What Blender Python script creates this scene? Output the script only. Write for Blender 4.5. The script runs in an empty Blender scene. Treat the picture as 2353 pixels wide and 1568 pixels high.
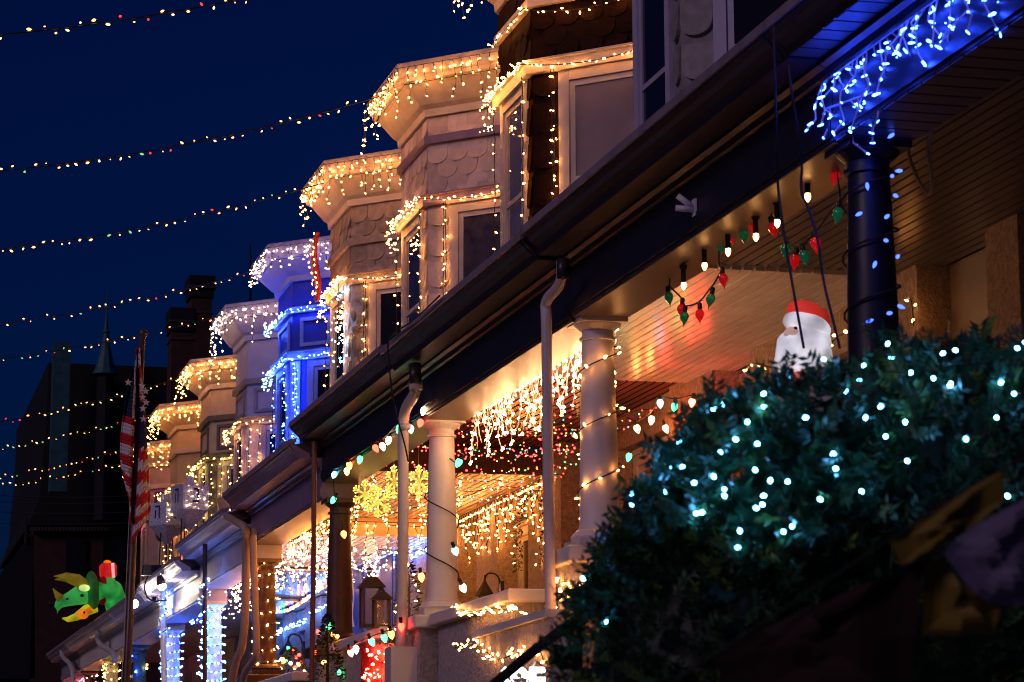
import bpy, math, random
from mathutils import Vector, Matrix, noise
R = math.radians
random.seed(34)
sc = bpy.context.scene
col = sc.collection

# ------------------------------------------------------------------ camera
EYE = 1.6
FPX, YAW, PITCH, ROLL = 5884.0, .2544, .17863, -.00474     # focal length in units of a 2353-wide picture
PCX, PCY = 1176.5, 784.0
fwd = Vector((math.sin(YAW)*math.cos(PITCH), math.cos(YAW)*math.cos(PITCH), math.sin(PITCH)))
rt = Vector((math.cos(YAW), -math.sin(YAW), 0)); upv = rt.cross(fwd)
CA = rt*math.cos(ROLL) + upv*math.sin(ROLL); CB = -rt*math.sin(ROLL) + upv*math.cos(ROLL)
cam = bpy.data.cameras.new('camera'); camo = bpy.data.objects.new('camera', cam); col.objects.link(camo)
m = Matrix((CA, CB, -fwd)).transposed().to_4x4(); m.translation = (0, 0, EYE); camo.matrix_world = m
cam.sensor_width = 36; cam.lens = 36*FPX/2353; cam.clip_end = 3000; cam.clip_start = .1
cam.dof.use_dof = True; cam.dof.focus_distance = 23; cam.dof.aperture_fstop = 7.0
sc.camera = camo

# ------------------------------------------------------------------ dusk sky, afterglow of the street, exposure
world = bpy.data.worlds.new('World'); sc.world = world; world.use_nodes = True
nt = world.node_tree; bg = nt.nodes['Background']
sky = nt.nodes.new('ShaderNodeTexSky'); sky.sky_type = 'NISHITA'; sky.sun_disc = False
sky.sun_elevation = R(2.0); sky.sun_rotation = R(240); sky.ozone_density = 6; sky.air_density = 1.0; sky.dust_density = .3
tint = nt.nodes.new('ShaderNodeMix'); tint.data_type = 'RGBA'; tint.blend_type = 'MULTIPLY'; tint.inputs[0].default_value = 1
nt.links.new(sky.outputs[0], tint.inputs[6]); tint.inputs[7].default_value = (.16, .36, .82, 1)   # tungsten white balance
nt.links.new(tint.outputs[2], bg.inputs[0]); bg.inputs[1].default_value = .050
sun = bpy.data.lights.new('sun', 'SUN'); sun.energy = .45; sun.angle = R(16); sun.color = (1, .66, .88)
suno = bpy.data.objects.new('sun', sun); col.objects.link(suno)
suno.rotation_euler = Vector((.70, .40, -.42)).to_track_quat('-Z', 'Y').to_euler()
sc.view_settings.view_transform = 'Standard'; sc.view_settings.look = 'None'
sc.view_settings.exposure = 0; sc.view_settings.gamma = 1
sc.cycles.use_denoising = True; sc.cycles.use_light_tree = True
sc.cycles.max_bounces = 5; sc.cycles.diffuse_bounces = 3; sc.cycles.glossy_bounces = 3; sc.cycles.transmission_bounces = 4
sc.cycles.sample_clamp_indirect = 4; sc.cycles.filter_width = 1.0

# ------------------------------------------------------------------ helpers
def ray(x, y): return CA*(x-PCX) - CB*(y-PCY) + fwd*FPX
def W(x, y, X=None, Y=None, Z=None):
    """a pixel's direction carried on to the wall, eave or ceiling (plane X, Y or Z) that the thing touches"""
    d = ray(x, y)
    t = X/d.x if X is not None else (Y/d.y if Y is not None else (Z-EYE)/d.z)
    q = d*t; q.z += EYE
    return q

def tag(o, label=None, cat=None, group=None, kind=None):
    if label: o['label'] = label
    if cat: o['category'] = cat
    if group: o['group'] = group
    if kind: o['kind'] = kind
    return o
def thing(name, loc, label, cat, group=None, rz=0):
    o = bpy.data.objects.new(name, None); o.empty_display_size = .1
    col.objects.link(o); o.location = loc; o.rotation_euler = (0, 0, rz)
    return tag(o, label, cat, group)
def wloc(o):
    v = Vector((0, 0, 0))
    while o: v += o.location; o = o.parent
    return v

class MB:
    def __init__(s): s.v = []; s.f = []; s.mi = []
    def face(s, pts, mi=0):
        n = len(s.v); s.v += [Vector(p) for p in pts]; s.f.append(tuple(range(n, n+len(pts)))); s.mi.append(mi); return s
    def raw(s, vs, fs, mi=0):
        n = len(s.v); s.v += [Vector(p) for p in vs]
        for f in fs: s.f.append(tuple(i+n for i in f)); s.mi.append(mi)
        return s
    def box(s, x0, x1, y0, y1, z0, z1, mi=0):
        if x0 > x1: x0, x1 = x1, x0
        if y0 > y1: y0, y1 = y1, y0
        if z0 > z1: z0, z1 = z1, z0
        vs = [(x, y, z) for z in (z0, z1) for y in (y0, y1) for x in (x0, x1)]
        return s.raw(vs, [(0,2,3,1),(4,5,7,6),(0,1,5,4),(2,6,7,3),(0,4,6,2),(1,3,7,5)], mi)
    def obox(s, O, u, v, w, mi=0):
        """box from corner O with edge vectors u,v,w"""
        O, u, v, w = map(Vector, (O, u, v, w))
        vs = [O+u*a+v*b+w*c for c in (0,1) for b in (0,1) for a in (0,1)]
        fs = [(0,2,3,1),(4,5,7,6),(0,1,5,4),(2,6,7,3),(0,4,6,2),(1,3,7,5)]
        if u.cross(v).dot(w) < 0: fs = [f[::-1] for f in fs]
        return s.raw(vs, fs, mi)
    def ext(s, prof, y0, y1, mi=0):
        """extrude a closed (X,Z) profile along Y"""
        n = len(prof); vs = [(x, y0, z) for x, z in prof] + [(x, y1, z) for x, z in prof]
        fs = [(i, (i+1) % n, n+(i+1) % n, n+i) for i in range(n)] + [tuple(range(n))[::-1], tuple(range(n, 2*n))]
        a = sum(prof[i][0]*prof[(i+1) % n][1]-prof[(i+1) % n][0]*prof[i][1] for i in range(n))
        if a > 0: fs = [f[::-1] for f in fs]
        return s.raw(vs, fs, mi)
    def tube(s, pts, r, sides=5, mi=0, cap=True, flat=None):
        pts = [Vector(p) for p in pts]; k = len(pts)
        rr = r if isinstance(r, (list, tuple)) else [r]*k
        vs = []; nrm = None
        for i, p in enumerate(pts):
            d = (pts[min(i+1, k-1)]-pts[max(i-1, 0)])
            if d.length < 1e-9: d = Vector((0, 0, 1))
            d.normalize()
            if nrm is None:
                a = Vector((0, 0, 1)) if abs(d.z) < .9 else Vector((1, 0, 0))
                nrm = d.cross(a).normalized()
            nrm = (nrm - d*nrm.dot(d))
            nrm = nrm.normalized() if nrm.length > 1e-6 else d.orthogonal().normalized()
            b = d.cross(nrm)
            for j in range(sides):
                t = 2*math.pi*j/sides
                fl = flat if flat else 1
                vs.append(p + nrm*rr[i]*math.cos(t)*fl + b*rr[i]*math.sin(t))
        fs = [(i*sides+j, i*sides+(j+1) % sides, (i+1)*sides+(j+1) % sides, (i+1)*sides+j) for i in range(k-1) for j in range(sides)]
        if cap: fs += [tuple(range(sides))[::-1], tuple(range((k-1)*sides, k*sides))]
        return s.raw(vs, fs, mi)
    def lathe(s, prof, c=(0,0,0), seg=16, mi=0):
        """prof: (radius, z) bottom to top"""
        c = Vector(c); vs = []
        for r_, z in prof:
            for j in range(seg):
                t = 2*math.pi*j/seg; vs.append(c+Vector((r_*math.cos(t), r_*math.sin(t), z)))
        k = len(prof)
        fs = [(i*seg+j, i*seg+(j+1) % seg, (i+1)*seg+(j+1) % seg, (i+1)*seg+j) for i in range(k-1) for j in range(seg)]
        fs += [tuple(range(seg))[::-1], tuple(range((k-1)*seg, k*seg))]
        return s.raw(vs, fs, mi)
    def ell(s, c, r, seg=14, rings=8, rot=None, mi=0):
        c = Vector(c); vs = []; M = rot.to_matrix() if rot else None
        def q(v): v = Vector((v[0]*r[0], v[1]*r[1], v[2]*r[2])); return c+(M @ v if M else v)
        vs.append(q((0,0,-1)))
        for i in range(1, rings):
            p = -math.pi/2+math.pi*i/rings
            for j in range(seg):
                t = 2*math.pi*j/seg; vs.append(q((math.cos(p)*math.cos(t), math.cos(p)*math.sin(t), math.sin(p))))
        vs.append(q((0,0,1))); L = len(vs)-1; fs = []
        for j in range(seg):
            fs.append((0, 1+(j+1) % seg, 1+j)); fs.append((L, L-seg+j, L-seg+(j+1) % seg))
        for i in range(rings-2):
            for j in range(seg):
                a = 1+i*seg; fs.append((a+j, a+(j+1) % seg, a+seg+(j+1) % seg, a+seg+j))
        return s.raw(vs, fs, mi)
    def mesh(s, name, mats, org=Vector((0,0,0)), smooth=False):
        me = bpy.data.meshes.new(name)
        me.from_pydata([tuple(p-org) for p in s.v], [], s.f)
        for mm in (mats if isinstance(mats, (list, tuple)) else [mats]): me.materials.append(mm)
        if any(s.mi): me.polygons.foreach_set('material_index', s.mi)
        if smooth: me.polygons.foreach_set('use_smooth', [True]*len(me.polygons))
        me.update(); return me
    def build(s, name, mats, parent=None, smooth=False, **kw):
        org = wloc(parent) if parent else Vector((0,0,0))
        o = bpy.data.objects.new(name, s.mesh(name, mats, org, smooth)); col.objects.link(o)
        if parent: o.parent = parent
        return tag(o, **kw) if kw else o
def place(name, me, loc, parent, rot=None, scale=None):
    o = bpy.data.objects.new(name, me); col.objects.link(o); o.parent = parent
    o.location = Vector(loc)-wloc(parent)
    if rot is not None: o.rotation_mode = 'QUATERNION'; o.rotation_quaternion = rot
    if scale: o.scale = scale
    return o
def bevel(o, w=.008, seg=2):
    b = o.modifiers.new('bevel', 'BEVEL'); b.width = w; b.segments = seg; b.limit_method = 'ANGLE'; return o

# ------------------------------------------------------------------ materials
def mat(name, c, rough=.6, var=.18, scale=9, bump=0, bscale=60, metal=0, coat=0, spec=.5, emit=None, es=0, trans=0, gs=4, objvar=0):
    mm = bpy.data.materials.new(name); mm.use_nodes = True; n = mm.node_tree; b = n.nodes['Principled BSDF']
    b.inputs['Roughness'].default_value = rough; b.inputs['Metallic'].default_value = metal
    b.inputs['Coat Weight'].default_value = coat; b.inputs['Specular IOR Level'].default_value = spec
    b.inputs['Transmission Weight'].default_value = trans
    b.inputs['Base Color'].default_value = (*c, 1)
    geo = n.nodes.new('ShaderNodeNewGeometry')
    if var:
        ns = n.nodes.new('ShaderNodeTexNoise'); ns.inputs['Scale'].default_value = scale; ns.inputs['Detail'].default_value = 5
        n.links.new(geo.outputs['Position'], ns.inputs['Vector'])
        mr = n.nodes.new('ShaderNodeMapRange'); mr.inputs[1].default_value = .3; mr.inputs[2].default_value = .7
        mr.inputs[3].default_value = 1-var; mr.inputs[4].default_value = 1+var
        n.links.new(ns.outputs[0], mr.inputs[0])
        mx = n.nodes.new('ShaderNodeMix'); mx.data_type = 'RGBA'; mx.blend_type = 'MULTIPLY'; mx.inputs[0].default_value = 1
        mx.inputs[6].default_value = (*c, 1); n.links.new(mr.outputs[0], mx.inputs[7]); n.links.new(mx.outputs[2], b.inputs['Base Color'])
        rr = n.nodes.new('ShaderNodeMapRange'); rr.inputs[3].default_value = rough*.8; rr.inputs[4].default_value = min(1, rough*1.25)
        n.links.new(ns.outputs[0], rr.inputs[0]); n.links.new(rr.outputs[0], b.inputs['Roughness'])
    if objvar:
        oi = n.nodes.new('ShaderNodeObjectInfo'); mo = n.nodes.new('ShaderNodeMapRange'); mo.inputs[3].default_value = 1-objvar; mo.inputs[4].default_value = 1+objvar
        n.links.new(oi.outputs['Random'], mo.inputs[0]); m2 = n.nodes.new('ShaderNodeMix'); m2.data_type = 'RGBA'; m2.blend_type = 'MULTIPLY'; m2.inputs[0].default_value = 1
        n.links.new(mx.outputs[2], m2.inputs[6]); n.links.new(mo.outputs[0], m2.inputs[7]); n.links.new(m2.outputs[2], b.inputs['Base Color'])
    if bump:
        nb = n.nodes.new('ShaderNodeTexNoise'); nb.inputs['Scale'].default_value = bscale; nb.inputs['Detail'].default_value = 4
        n.links.new(geo.outputs['Position'], nb.inputs['Vector'])
        bp = n.nodes.new('ShaderNodeBump'); bp.inputs['Strength'].default_value = bump; bp.inputs['Distance'].default_value = .02
        n.links.new(nb.outputs[0], bp.inputs['Height']); n.links.new(bp.outputs[0], b.inputs['Normal'])
    if emit:
        b.inputs['Emission Color'].default_value = (*emit, 1); b.inputs['Emission Strength'].default_value = es
        ng = n.nodes.new('ShaderNodeTexNoise'); ng.inputs['Scale'].default_value = gs; ng.inputs['Detail'].default_value = 2
        n.links.new(geo.outputs['Position'], ng.inputs['Vector'])
        me_ = n.nodes.new('ShaderNodeMapRange'); me_.inputs[1].default_value = .3; me_.inputs[2].default_value = .7; me_.inputs[3].default_value = es*.45; me_.inputs[4].default_value = es*1.5
        n.links.new(ng.outputs[0], me_.inputs[0]); n.links.new(me_.outputs[0], b.inputs['Emission Strength'])
    return mm
def glow(name, c, s):
    mm = bpy.data.materials.new(name); mm.use_nodes = True; n = mm.node_tree
    n.nodes.remove(n.nodes['Principled BSDF']); e = n.nodes.new('ShaderNodeEmission')
    e.inputs[0].default_value = (*c, 1); e.inputs[1].default_value = s
    n.links.new(e.outputs[0], n.nodes['Material Output'].inputs[0]); return mm

M = {}
def setm(k, *a, **kw): M[k] = mat(k, *a, **kw)
setm('white_paint', (.70,.68,.68), .45, .06, 5)
setm('cream_paint', (.70,.62,.53), .5, .10, 6)
setm('under_paint', (.15,.10,.06), .4, .25, 5)
setm('black_paint', (.014,.011,.015), .42, .3, 6)
setm('gutter_black', (.022,.014,.022), .17, .3, 5, bump=.06, bscale=3, spec=.8)
setm('brown_paint', (.075,.035,.022), .4, .25, 7)
setm('mauve_lit_paint', (.25,.18,.29), .42, .18, 6)  # mauve pushed to violet: blue light on the eave put into the colour
setm('grey_paint', (.30,.28,.29), .5, .15, 6)
setm('teal_paint', (.05,.17,.19), .45, .12, 6)
setm('stucco', (.40,.31,.25), .9, .35, 30, bump=.9, bscale=70)
setm('stucco_grey', (.42,.40,.39), .9, .25, 22, bump=1.0, bscale=45)
setm('shingle_brown', (.020,.0062,.003), .85, .4, 14, bump=.4, bscale=50, spec=.15, objvar=.3)
setm('shingle_cream', (.70,.58,.53), .7, .12, 10, bump=.25, bscale=40, objvar=.22)
setm('shingle_tan', (.42,.35,.29), .75, .25, 12, bump=.3, bscale=40, objvar=.22)
setm('shingle_grey', (.30,.27,.29), .75, .2, 12, bump=.3, bscale=40, objvar=.22)
setm('blue_paint', (.008,.035,.55), .5, .1, 6)
setm('light_blue_paint', (.25,.36,.80), .5, .08, 6)
setm('lavender_lit_paint', (.46,.44,.64), .55, .1, 6)  # pale lavender bay paint; on the white fascias it stands for blue light
setm('violet_lit_paint', (.32,.32,.74), .5, .08, 6)  # blue light from below put into the cornice colour
setm('pale_cream', (.62,.50,.36), .55, .1, 6)
setm('dark_trim', (.13,.12,.11), .55, .15, 6)
setm('yellow_paint', (.62,.44,.20), .55, .1, 6)
setm('rose_paint', (.42,.28,.24), .55, .12, 6)
setm('roof_felt', (.05,.045,.05), .9, .3, 12, bump=.3)
setm('drip_metal', (.26,.21,.26), .5, .2, 6)
setm('board_grey', (.12,.112,.105), .30, .15, 3, objvar=.10)
setm('board_white', (.76,.71,.69), .24, .07, 3, spec=.7, objvar=.10)
setm('board_brown', (.13,.028,.014), .22, .3, 3, objvar=.10)
setm('board_tan', (.46,.34,.24), .35, .12, 3, objvar=.10)
setm('board_dark', (.045,.03,.025), .5, .25, 3, spec=.2)
setm('slat_dark', (.05,.05,.055), .4, .2, 5)
setm('pane_dark', (.012,.011,.012), .06, 0)
setm('pane_blind', (.36,.30,.28), .02, .12, 3, coat=1, spec=1)
setm('pane_curtain', (.09,.065,.045), .02, .5, 7, coat=1, spec=1)
setm('wire_dark', (.012,.016,.012), .6, 0)
setm('wire_white', (.55,.50,.45), .5, 0)
setm('socket', (.012,.014,.012), .45, 0)
setm('pipe_white', (.60,.56,.58), .45, .08, 6)
setm('pipe_brown', (.16,.08,.06), .45, .2, 6)
setm('pipe_tan', (.46,.33,.27), .5, .12, 6)
setm('pipe_dark', (.03,.022,.025), .4, .2, 6)
setm('asphalt', (.05,.05,.052), .9, .25, 10, bump=.3)
setm('concrete', (.30,.29,.28), .9, .2, 6, bump=.3)
setm('soil', (.045,.05,.025), .95, .35, 8, bump=.5)
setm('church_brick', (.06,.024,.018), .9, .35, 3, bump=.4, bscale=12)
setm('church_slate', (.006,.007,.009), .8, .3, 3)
setm('church_teal', (.03,.13,.15), .6, .25, 3)  # teal light on the turret top put into the colour
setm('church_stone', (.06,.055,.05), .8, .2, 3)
setm('pole_wood', (.11,.06,.05), .35, .2, 8)
setm('flag_red', (.62,.012,.02), .8, .12, 10)
setm('flag_white', (.78,.70,.72), .8, .08, 10)
setm('flag_blue', (.015,.018,.075), .8, .12, 10)
setm('lantern_metal', (.10,.075,.05), .45, .2, 20, metal=.4)
setm('glass_clear', (.75,.72,.7), .08, 0, trans=.75)
setm('tinsel_red', (.45,.012,.008), .35, .4, 40, bump=.6)
setm('blue_door', (.01,.05,.38), .5, .1, 6)
setm('leaf_a', (.012,.050,.026), .35, .3, 25)
setm('leaf_b', (.030,.095,.040), .35, .3, 25)
setm('leaf_c', (.09,.17,.03), .5, .3, 25)
setm('twig', (.07,.05,.035), .8, .2, 20)
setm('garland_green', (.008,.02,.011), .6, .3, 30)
setm('yellow_nylon', (.17,.12,.008), .7, .1, 6)
setm('violet_sheet', (.13,.11,.19), .7, .08, 6)
setm('red_nylon', (.02,.0015,.002), .8, .15, 6)
setm('black_iron', (.015,.015,.017), .45, .1, 10)
setm('dreidel_mesh', (.70,.73,.88), .35, .6, 60, bump=.8, bscale=70, metal=.3)
setm('dreidel_letter', (.008,.012,.09), .6, 0)
setm('dino_green', (.05,.36,.07), .6, .2, 6, emit=(.04,.55,.09), es=.40)
setm('dino_dark', (.03,.17,.05), .6, .2, 6, emit=(.02,.3,.04), es=.10)
setm('dino_yellow', (.38,.28,.02), .6, .15, 6, emit=(.5,.4,.01), es=.14)
setm('dino_lemon', (.55,.52,.02), .6, .15, 6, emit=(.7,.65,.01), es=.55)
setm('dino_glow', (.5,.7,.2), .6, .1, 6, emit=(.75,1,.3), es=.9)
setm('dino_orange', (.6,.18,.01), .6, .15, 6, emit=(1,.25,.005), es=.7)
setm('dino_red', (.5,.01,.01), .6, .2, 6, emit=(1,.02,.02), es=.55)
setm('scarf_red', (.28,.005,.01), .7, .2, 6, emit=(.5,.0,.005), es=.12)
setm('ribbon_pale', (.7,.5,.5), .6, 0, emit=(1,.55,.55), es=.8)
setm('dino_ink', (.01,.015,.01), .6, 0)
setm('santa_white', (.78,.77,.80), .45, .03, 6, emit=(.95,.93,1), es=.48, gs=7)
setm('santa_red', (.55,.03,.02), .45, .1, 6, emit=(.9,.05,.03), es=.35)
setm('santa_skin', (.72,.55,.48), .45, .05, 6, emit=(1,.62,.5), es=.25)
setm('santa_ink', (.03,.03,.04), .4, 0)
setm('snow_acrylic', (.75,.68,.15), .25, .1, 20, emit=(1,.78,.10), es=.55)
setm('cotton', (.34,.32,.31), .95, .1, 20, bump=.5)
setm('ornament_red', (.60,.008,.01), .07, 0, coat=1, trans=.5, emit=(.9,.01,.015), es=.20)
setm('ornament_green', (.012,.25,.10), .07, 0, coat=1, trans=.5, emit=(.01,.35,.13), es=.08)
setm('plush_brown', (.16,.08,.04), .9, .2, 30)
setm('tarp', (.04,.10,.40), .6, .1, 10)

# ------------------------------------------------------------------ bulbs
WARM, GOLD, PINKW, COOL, BLUE = 'warm', 'gold', 'pinkwhite', 'cool', 'blue'
LC = {'warm': ((1,.345,.072), 48), 'cwarm': ((1,.48,.20), 80), 'ewarm': ((1,.345,.07), 66), 'pale': ((1,.55,.36), 24), 'hot_orange': ((1,.26,.05), 90), 'hot_red': ((1,.04,.02), 95), 'n_red': ((1,.03,.03), 13), 'n_amber': ((1,.24,.03), 11), 'n_green': ((.10,.9,.25), 2.5), 'n_cream': ((1,.65,.4), 3), 'n_cyan': ((.2,.6,.9), 2), 'n_gold': ((1,.66,.12), 4), 'gold': ((1,.60,.10), 26), 'pinkwhite': ((1,.42,.20), 40), 'cool': ((.10,.45,1), 60),
      'blue': ((.015,.055,1), 75), 'icy': ((.08,.20,1), 95), 'clear': ((1,.44,.13), 22), 'red': ((1,.04,.02), 12), 'green': ((.05,.9,.25), 9), 'amber': ((1,.30,.04), 22),
      'orange': ((1,.16,.02), 26), 'white': ((1,.62,.34), 18), 'cyan': ((.12,.75,.85), 10), 'pink': ((1,.16,.22), 26), 'purple': ((.3,.05,1), 16)}
GM = {k: glow('lamp_'+k, c, s) for k, (c, s) in LC.items()}
BULB = {}
def bulbmesh(kind, c):
    k = (kind, c)
    if k not in BULB:
        b = MB()
        if kind == 'mini': b.lathe([(.003,-.013),(.0075,-.006),(.0075,.006),(.002,.017)], seg=6)
        elif kind == 'tiny': b.lathe([(.003,-.009),(.0085,0),(.003,.009)], seg=5)
        elif kind == 'street': b.lathe([(.003,-.018),(.0098,-.007),(.0098,.007),(.003,.020)], seg=6)
        elif kind == 'c9': b.lathe([(.012,-.034),(.024,-.022),(.029,-.004),(.022,.02),(.010,.038),(.002,.046)], seg=10)
        elif kind == 'c7': b.lathe([(.010,-.024),(.018,-.014),(.021,0),(.016,.016),(.004,.030)], seg=10)
        elif kind == 'led': b.lathe([(.003,-.016),(.005,-.004),(.0058,.009),(.002,.016)], seg=8)
        elif kind == 'dot': b.lathe([(.002,-.006),(.005,-.002),(.005,.003),(.002,.007)], seg=8)
        BULB[k] = b.mesh('bulb_%s_%s' % k, GM[c], smooth=True)
    return BULB[k]
def rq(spread=1.0):
    d = Vector((random.uniform(-1,1)*spread, random.uniform(-1,1)*spread, -1 if spread < 1.2 else random.uniform(-1,1)))
    return d.to_track_quat('Z', 'Y')
def string(name, label, cat, lines, pts, cols, kind='mini', group=None, solo=True, wire='wire_dark', wr=.0045, sockets=False, spread=1.4):
    """one light string: wire + bulbs. cols: a colour name or a list to pick from"""
    base = Vector(lines[0][0] if lines else pts[0])
    t = thing(name, base, label, cat, group)
    w = MB()
    for l in lines: w.tube(l, wr, 4)
    fix = []
    for i, p in enumerate(pts):
        c = cols if isinstance(cols, str) else random.choice(cols)
        q = rq(spread); fix.append((Vector(p), c, q))
        if sockets:
            d = q @ Vector((0,0,1)); k = .04 if kind == 'c9' else .026
            w.tube([Vector(p)-d*(k+.045), Vector(p)-d*(k-.014)], .014 if kind == 'c9' else .011, 6)
    if lines: w.build('wire', M[wire], t)
    if solo:
        for p, c, q in fix:
            k_ = random.choice((.62,.8,.9,1,1,1.1,1.25)); place('bulb', bulbmesh(kind, c), p, t, q, (k_,k_,k_))
    else:
        by = {}
        for p, c, q in fix: by.setdefault(c, []).append((p, q))
        for c, l in by.items():
            tm = bulbmesh(kind, c); b = MB(); tv = [v.co.copy() for v in tm.vertices]; tf = [tuple(f.vertices) for f in tm.polygons]
            for p, q in l:
                k_ = random.choice((.62,.8,.9,1,1,1.1,1.25)); b.raw([p + q @ (v*k_) for v in tv], tf)
            o = b.build('bulbs', GM[c], t); o['kind'] = 'stuff'
    return t
def sample(line, step, jit=0, off=(0,0,0), jz=None):
    line = [Vector(p) for p in line]; out = []; carry = step*.5; off = Vector(off)
    for a, b in zip(line, line[1:]):
        L = (b-a).length; t = carry
        while t < L:
            p = a+(b-a)*(t/L)+off
            out.append(p+Vector((random.uniform(-jit,jit), random.uniform(-jit,jit), random.uniform(-jit,jit) if jz is None else random.uniform(*jz))))
            t += step*random.uniform(.75,1.25)
        carry = t-L
    return out
def sag(a, b, s, n=12):
    a, b = Vector(a), Vector(b); out = []
    for i in range(n+1):
        t = i/n; p = a.lerp(b, t); p.z -= 4*s*t*(1-t); out.append(p)
    return out
def icicles(top, step, lmin, lmax, bstep, wig=.02, inward=(0,0,0)):
    """hanging strands from a top wire: returns (wires, bulb points)"""
    top = [Vector(p) for p in top]; lines = [top]; pts = []
    for p in sample(top, step):
        L = random.uniform(lmin, lmax); n = max(2, int(L/.06)); q = p.copy(); l = [q.copy()]
        iw = Vector(inward)
        for i in range(n):
            q = q+Vector((random.uniform(-wig,wig), random.uniform(-wig,wig), -L/n))+iw*(L/n); l.append(q.copy())
        lines.append(l); pts += [s+Vector((random.uniform(-.012,.012), random.uniform(-.012,.012), 0)) for s in sample(l, bstep)]; pts.append(l[-1])
    return lines, pts
def smooth(pts, it=2):
    pts = [Vector(p) for p in pts]
    for _ in range(it):
        o = [pts[0]]
        for a, b in zip(pts, pts[1:]): o += [a.lerp(b, .25), a.lerp(b, .75)]
        pts = o+[pts[-1]]
    return pts

# ------------------------------------------------------------------ the ground (below the frame)
def struct(name, b, mm): return b.build(name, mm, kind='structure')
struct('street', MB().face([(-9,-60,0),(-3,-60,0),(-3,300,0),(-9,300,0)]), M['asphalt'])
struct('ground', MB().face([(-400,-300,-.15),(400,-300,-.15),(400,700,-.15),(-400,700,-.15)]), M['soil'])
struct('pavement', MB().box(-2.99,1.8,-60,120,-.1,.12), M['concrete'])
struct('kerb', MB().box(-3.15,-2.995,-60,120,-.1,.125), M['concrete'])
struct('yard', MB().ext([(2.06,-.1),(2.06,1.0),(4.52,1.45),(4.52,-.1)], 0, 60), M['soil'])
rw = MB().box(1.82,2.05,0,60,-.1,1.08).build('retaining_wall', M['concrete'])
tag(rw, 'low concrete retaining wall along the front yards of the row', 'wall')

# ------------------------------------------------------------------ row houses
YC = [6.9, 11.45, 16.2, 20.86, 25.46, 30.15, 34.62, 39.08, 43.5, 48.0, 52.5, 57.0]
XF = 7.2; XB = 6.1
def plan(ya, yb, d): return [(XF, ya-1.1-1.414*d), (XB-d, ya-.414*d), (XB-d, yb+.414*d), (XF, yb+1.1+1.414*d)]
def loft(b, ya, yb, prof, mi=0, top=False):
    """closed band round the bay: prof = list of (d,z)"""
    rings = [[Vector((x, y, z)) for x, y in plan(ya, yb, d)] for d, z in prof]; n = len(rings)
    for i in range(n):
        A_, B_ = rings[i], rings[(i+1) % n]
        if i == n-1 and not top: continue
        for j in range(3): b.face([A_[j], B_[j], B_[j+1], A_[j+1]][::-1], mi)
    return b
def band(b, ya, yb, z0, z1, d, mi=0):
    return loft(b, ya, yb, [(0,z0),(d,z0),(d,z1),(0,z1)], mi, top=True)
SH = {}
def shingle_mesh(mm, w=.25, h=.29, t=.024):
    k = (mm.name, w)
    if k not in SH:
        pr = [(-w/2, h), (-w/2, h*.42)]
        for i in range(1, 9):
            a = math.pi*i/9; pr.append((-w/2*math.cos(a)*.99, h*.42-math.sin(a)**.8*h*.42))
        pr += [(w/2, h*.42), (w/2, h)]
        n = len(pr); b = MB()
        def th(z): return t*(1-.75*z/h)
        vs = [(x*.985, 0, z) for x, z in pr]+[(x*.985, th(z)+.006, z) for x, z in pr]
        b.raw(vs, [tuple(range(n, 2*n))[::-1], ]+[(i, n+i, n+(i+1) % n, (i+1) % n) for i in range(n)])
        SH[k] = b.mesh('shingle', mm)
    return SH[k]
def shingles(parent, O, u, L, z0, z1, mm, w=.25, row=.175):
    """fish-scale rows on a vertical face: O corner, u horizontal unit vector (left to right seen from outside)"""
    n = max(1, round(L/w)); ww = L/n; me = shingle_mesh(mm, w)
    rz = math.atan2(u.y, u.x); q = Vector((0,0,1)); rot = Matrix.Rotation(rz, 3, 'Z').to_quaternion()
    k = 0; z = z1-row*1.28
    while z > z0-.29+.02:
        odd = k % 2
        cs = [(i+.5)*ww for i in range(n)] if not odd else [i*ww for i in range(1, n)]
        s = 1.0
        for c in cs:
            hz = .29
            zz = max(z, z0); sc_ = (min(z+hz, z1+.0)-zz)/hz
            if sc_ < .25: continue
            place('shingle', me, O+u*c+Vector((0,0,zz-O.z)) , parent, rot @ Matrix.Rotation(R(random.uniform(-1.2,1.2)),3,'Y').to_quaternion(), (ww/w, random.uniform(.8,1.3), sc_))
        z -= row; k += 1

def window_on(parent, O, u, n, L, z0, z1, fm, pm, head=.10, sash=True, name='window'):
    """framed window on a vertical face; O lower-left outside corner of casing, u along, n outward"""
    b = MB(); cw = .11; up = Vector((0,0,1)); O = Vector(O)
    H = z1-z0
    b.obox(O, u*cw, n*.045, up*H); b.obox(O+u*(L-cw), u*cw, n*.045, up*H)
    b.obox(O+u*(cw+.001)+up*(H-head), u*(L-2*cw-.002), n*.043, up*head); b.obox(O-u*.03-n*.0, u*(L+.06), n*.09, up*-.06)
    b.obox(O-u*.02+up*(H+.001), u*(L+.04), n*.075, up*.05)
    w = b.build(name, fm, parent)
    s = MB(); i0 = cw+.002; sw = .055; Li = L-2*i0; Hi = H-head-.004
    s.obox(O+u*i0, u*sw, n*.024, up*Hi); s.obox(O+u*(i0+Li-sw), u*sw, n*.024, up*Hi)
    s.obox(O+u*(i0+sw+.001)+up*(Hi-sw), u*(Li-2*sw-.002), n*.023, up*sw); s.obox(O+u*(i0+sw+.001), u*(Li-2*sw-.002), n*.023, up*sw)
    if sash: s.obox(O+u*(i0+sw+.001)+up*(Hi*.5), u*(Li-2*sw-.002), n*.026, up*.045)
    s.build('sash', fm, w)
    MB().obox(O+u*(i0+sw-.01)+n*.004, u*(Li-2*sw+.02), n*.006, up*Hi).build('pane', pm, w)
    return w

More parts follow.
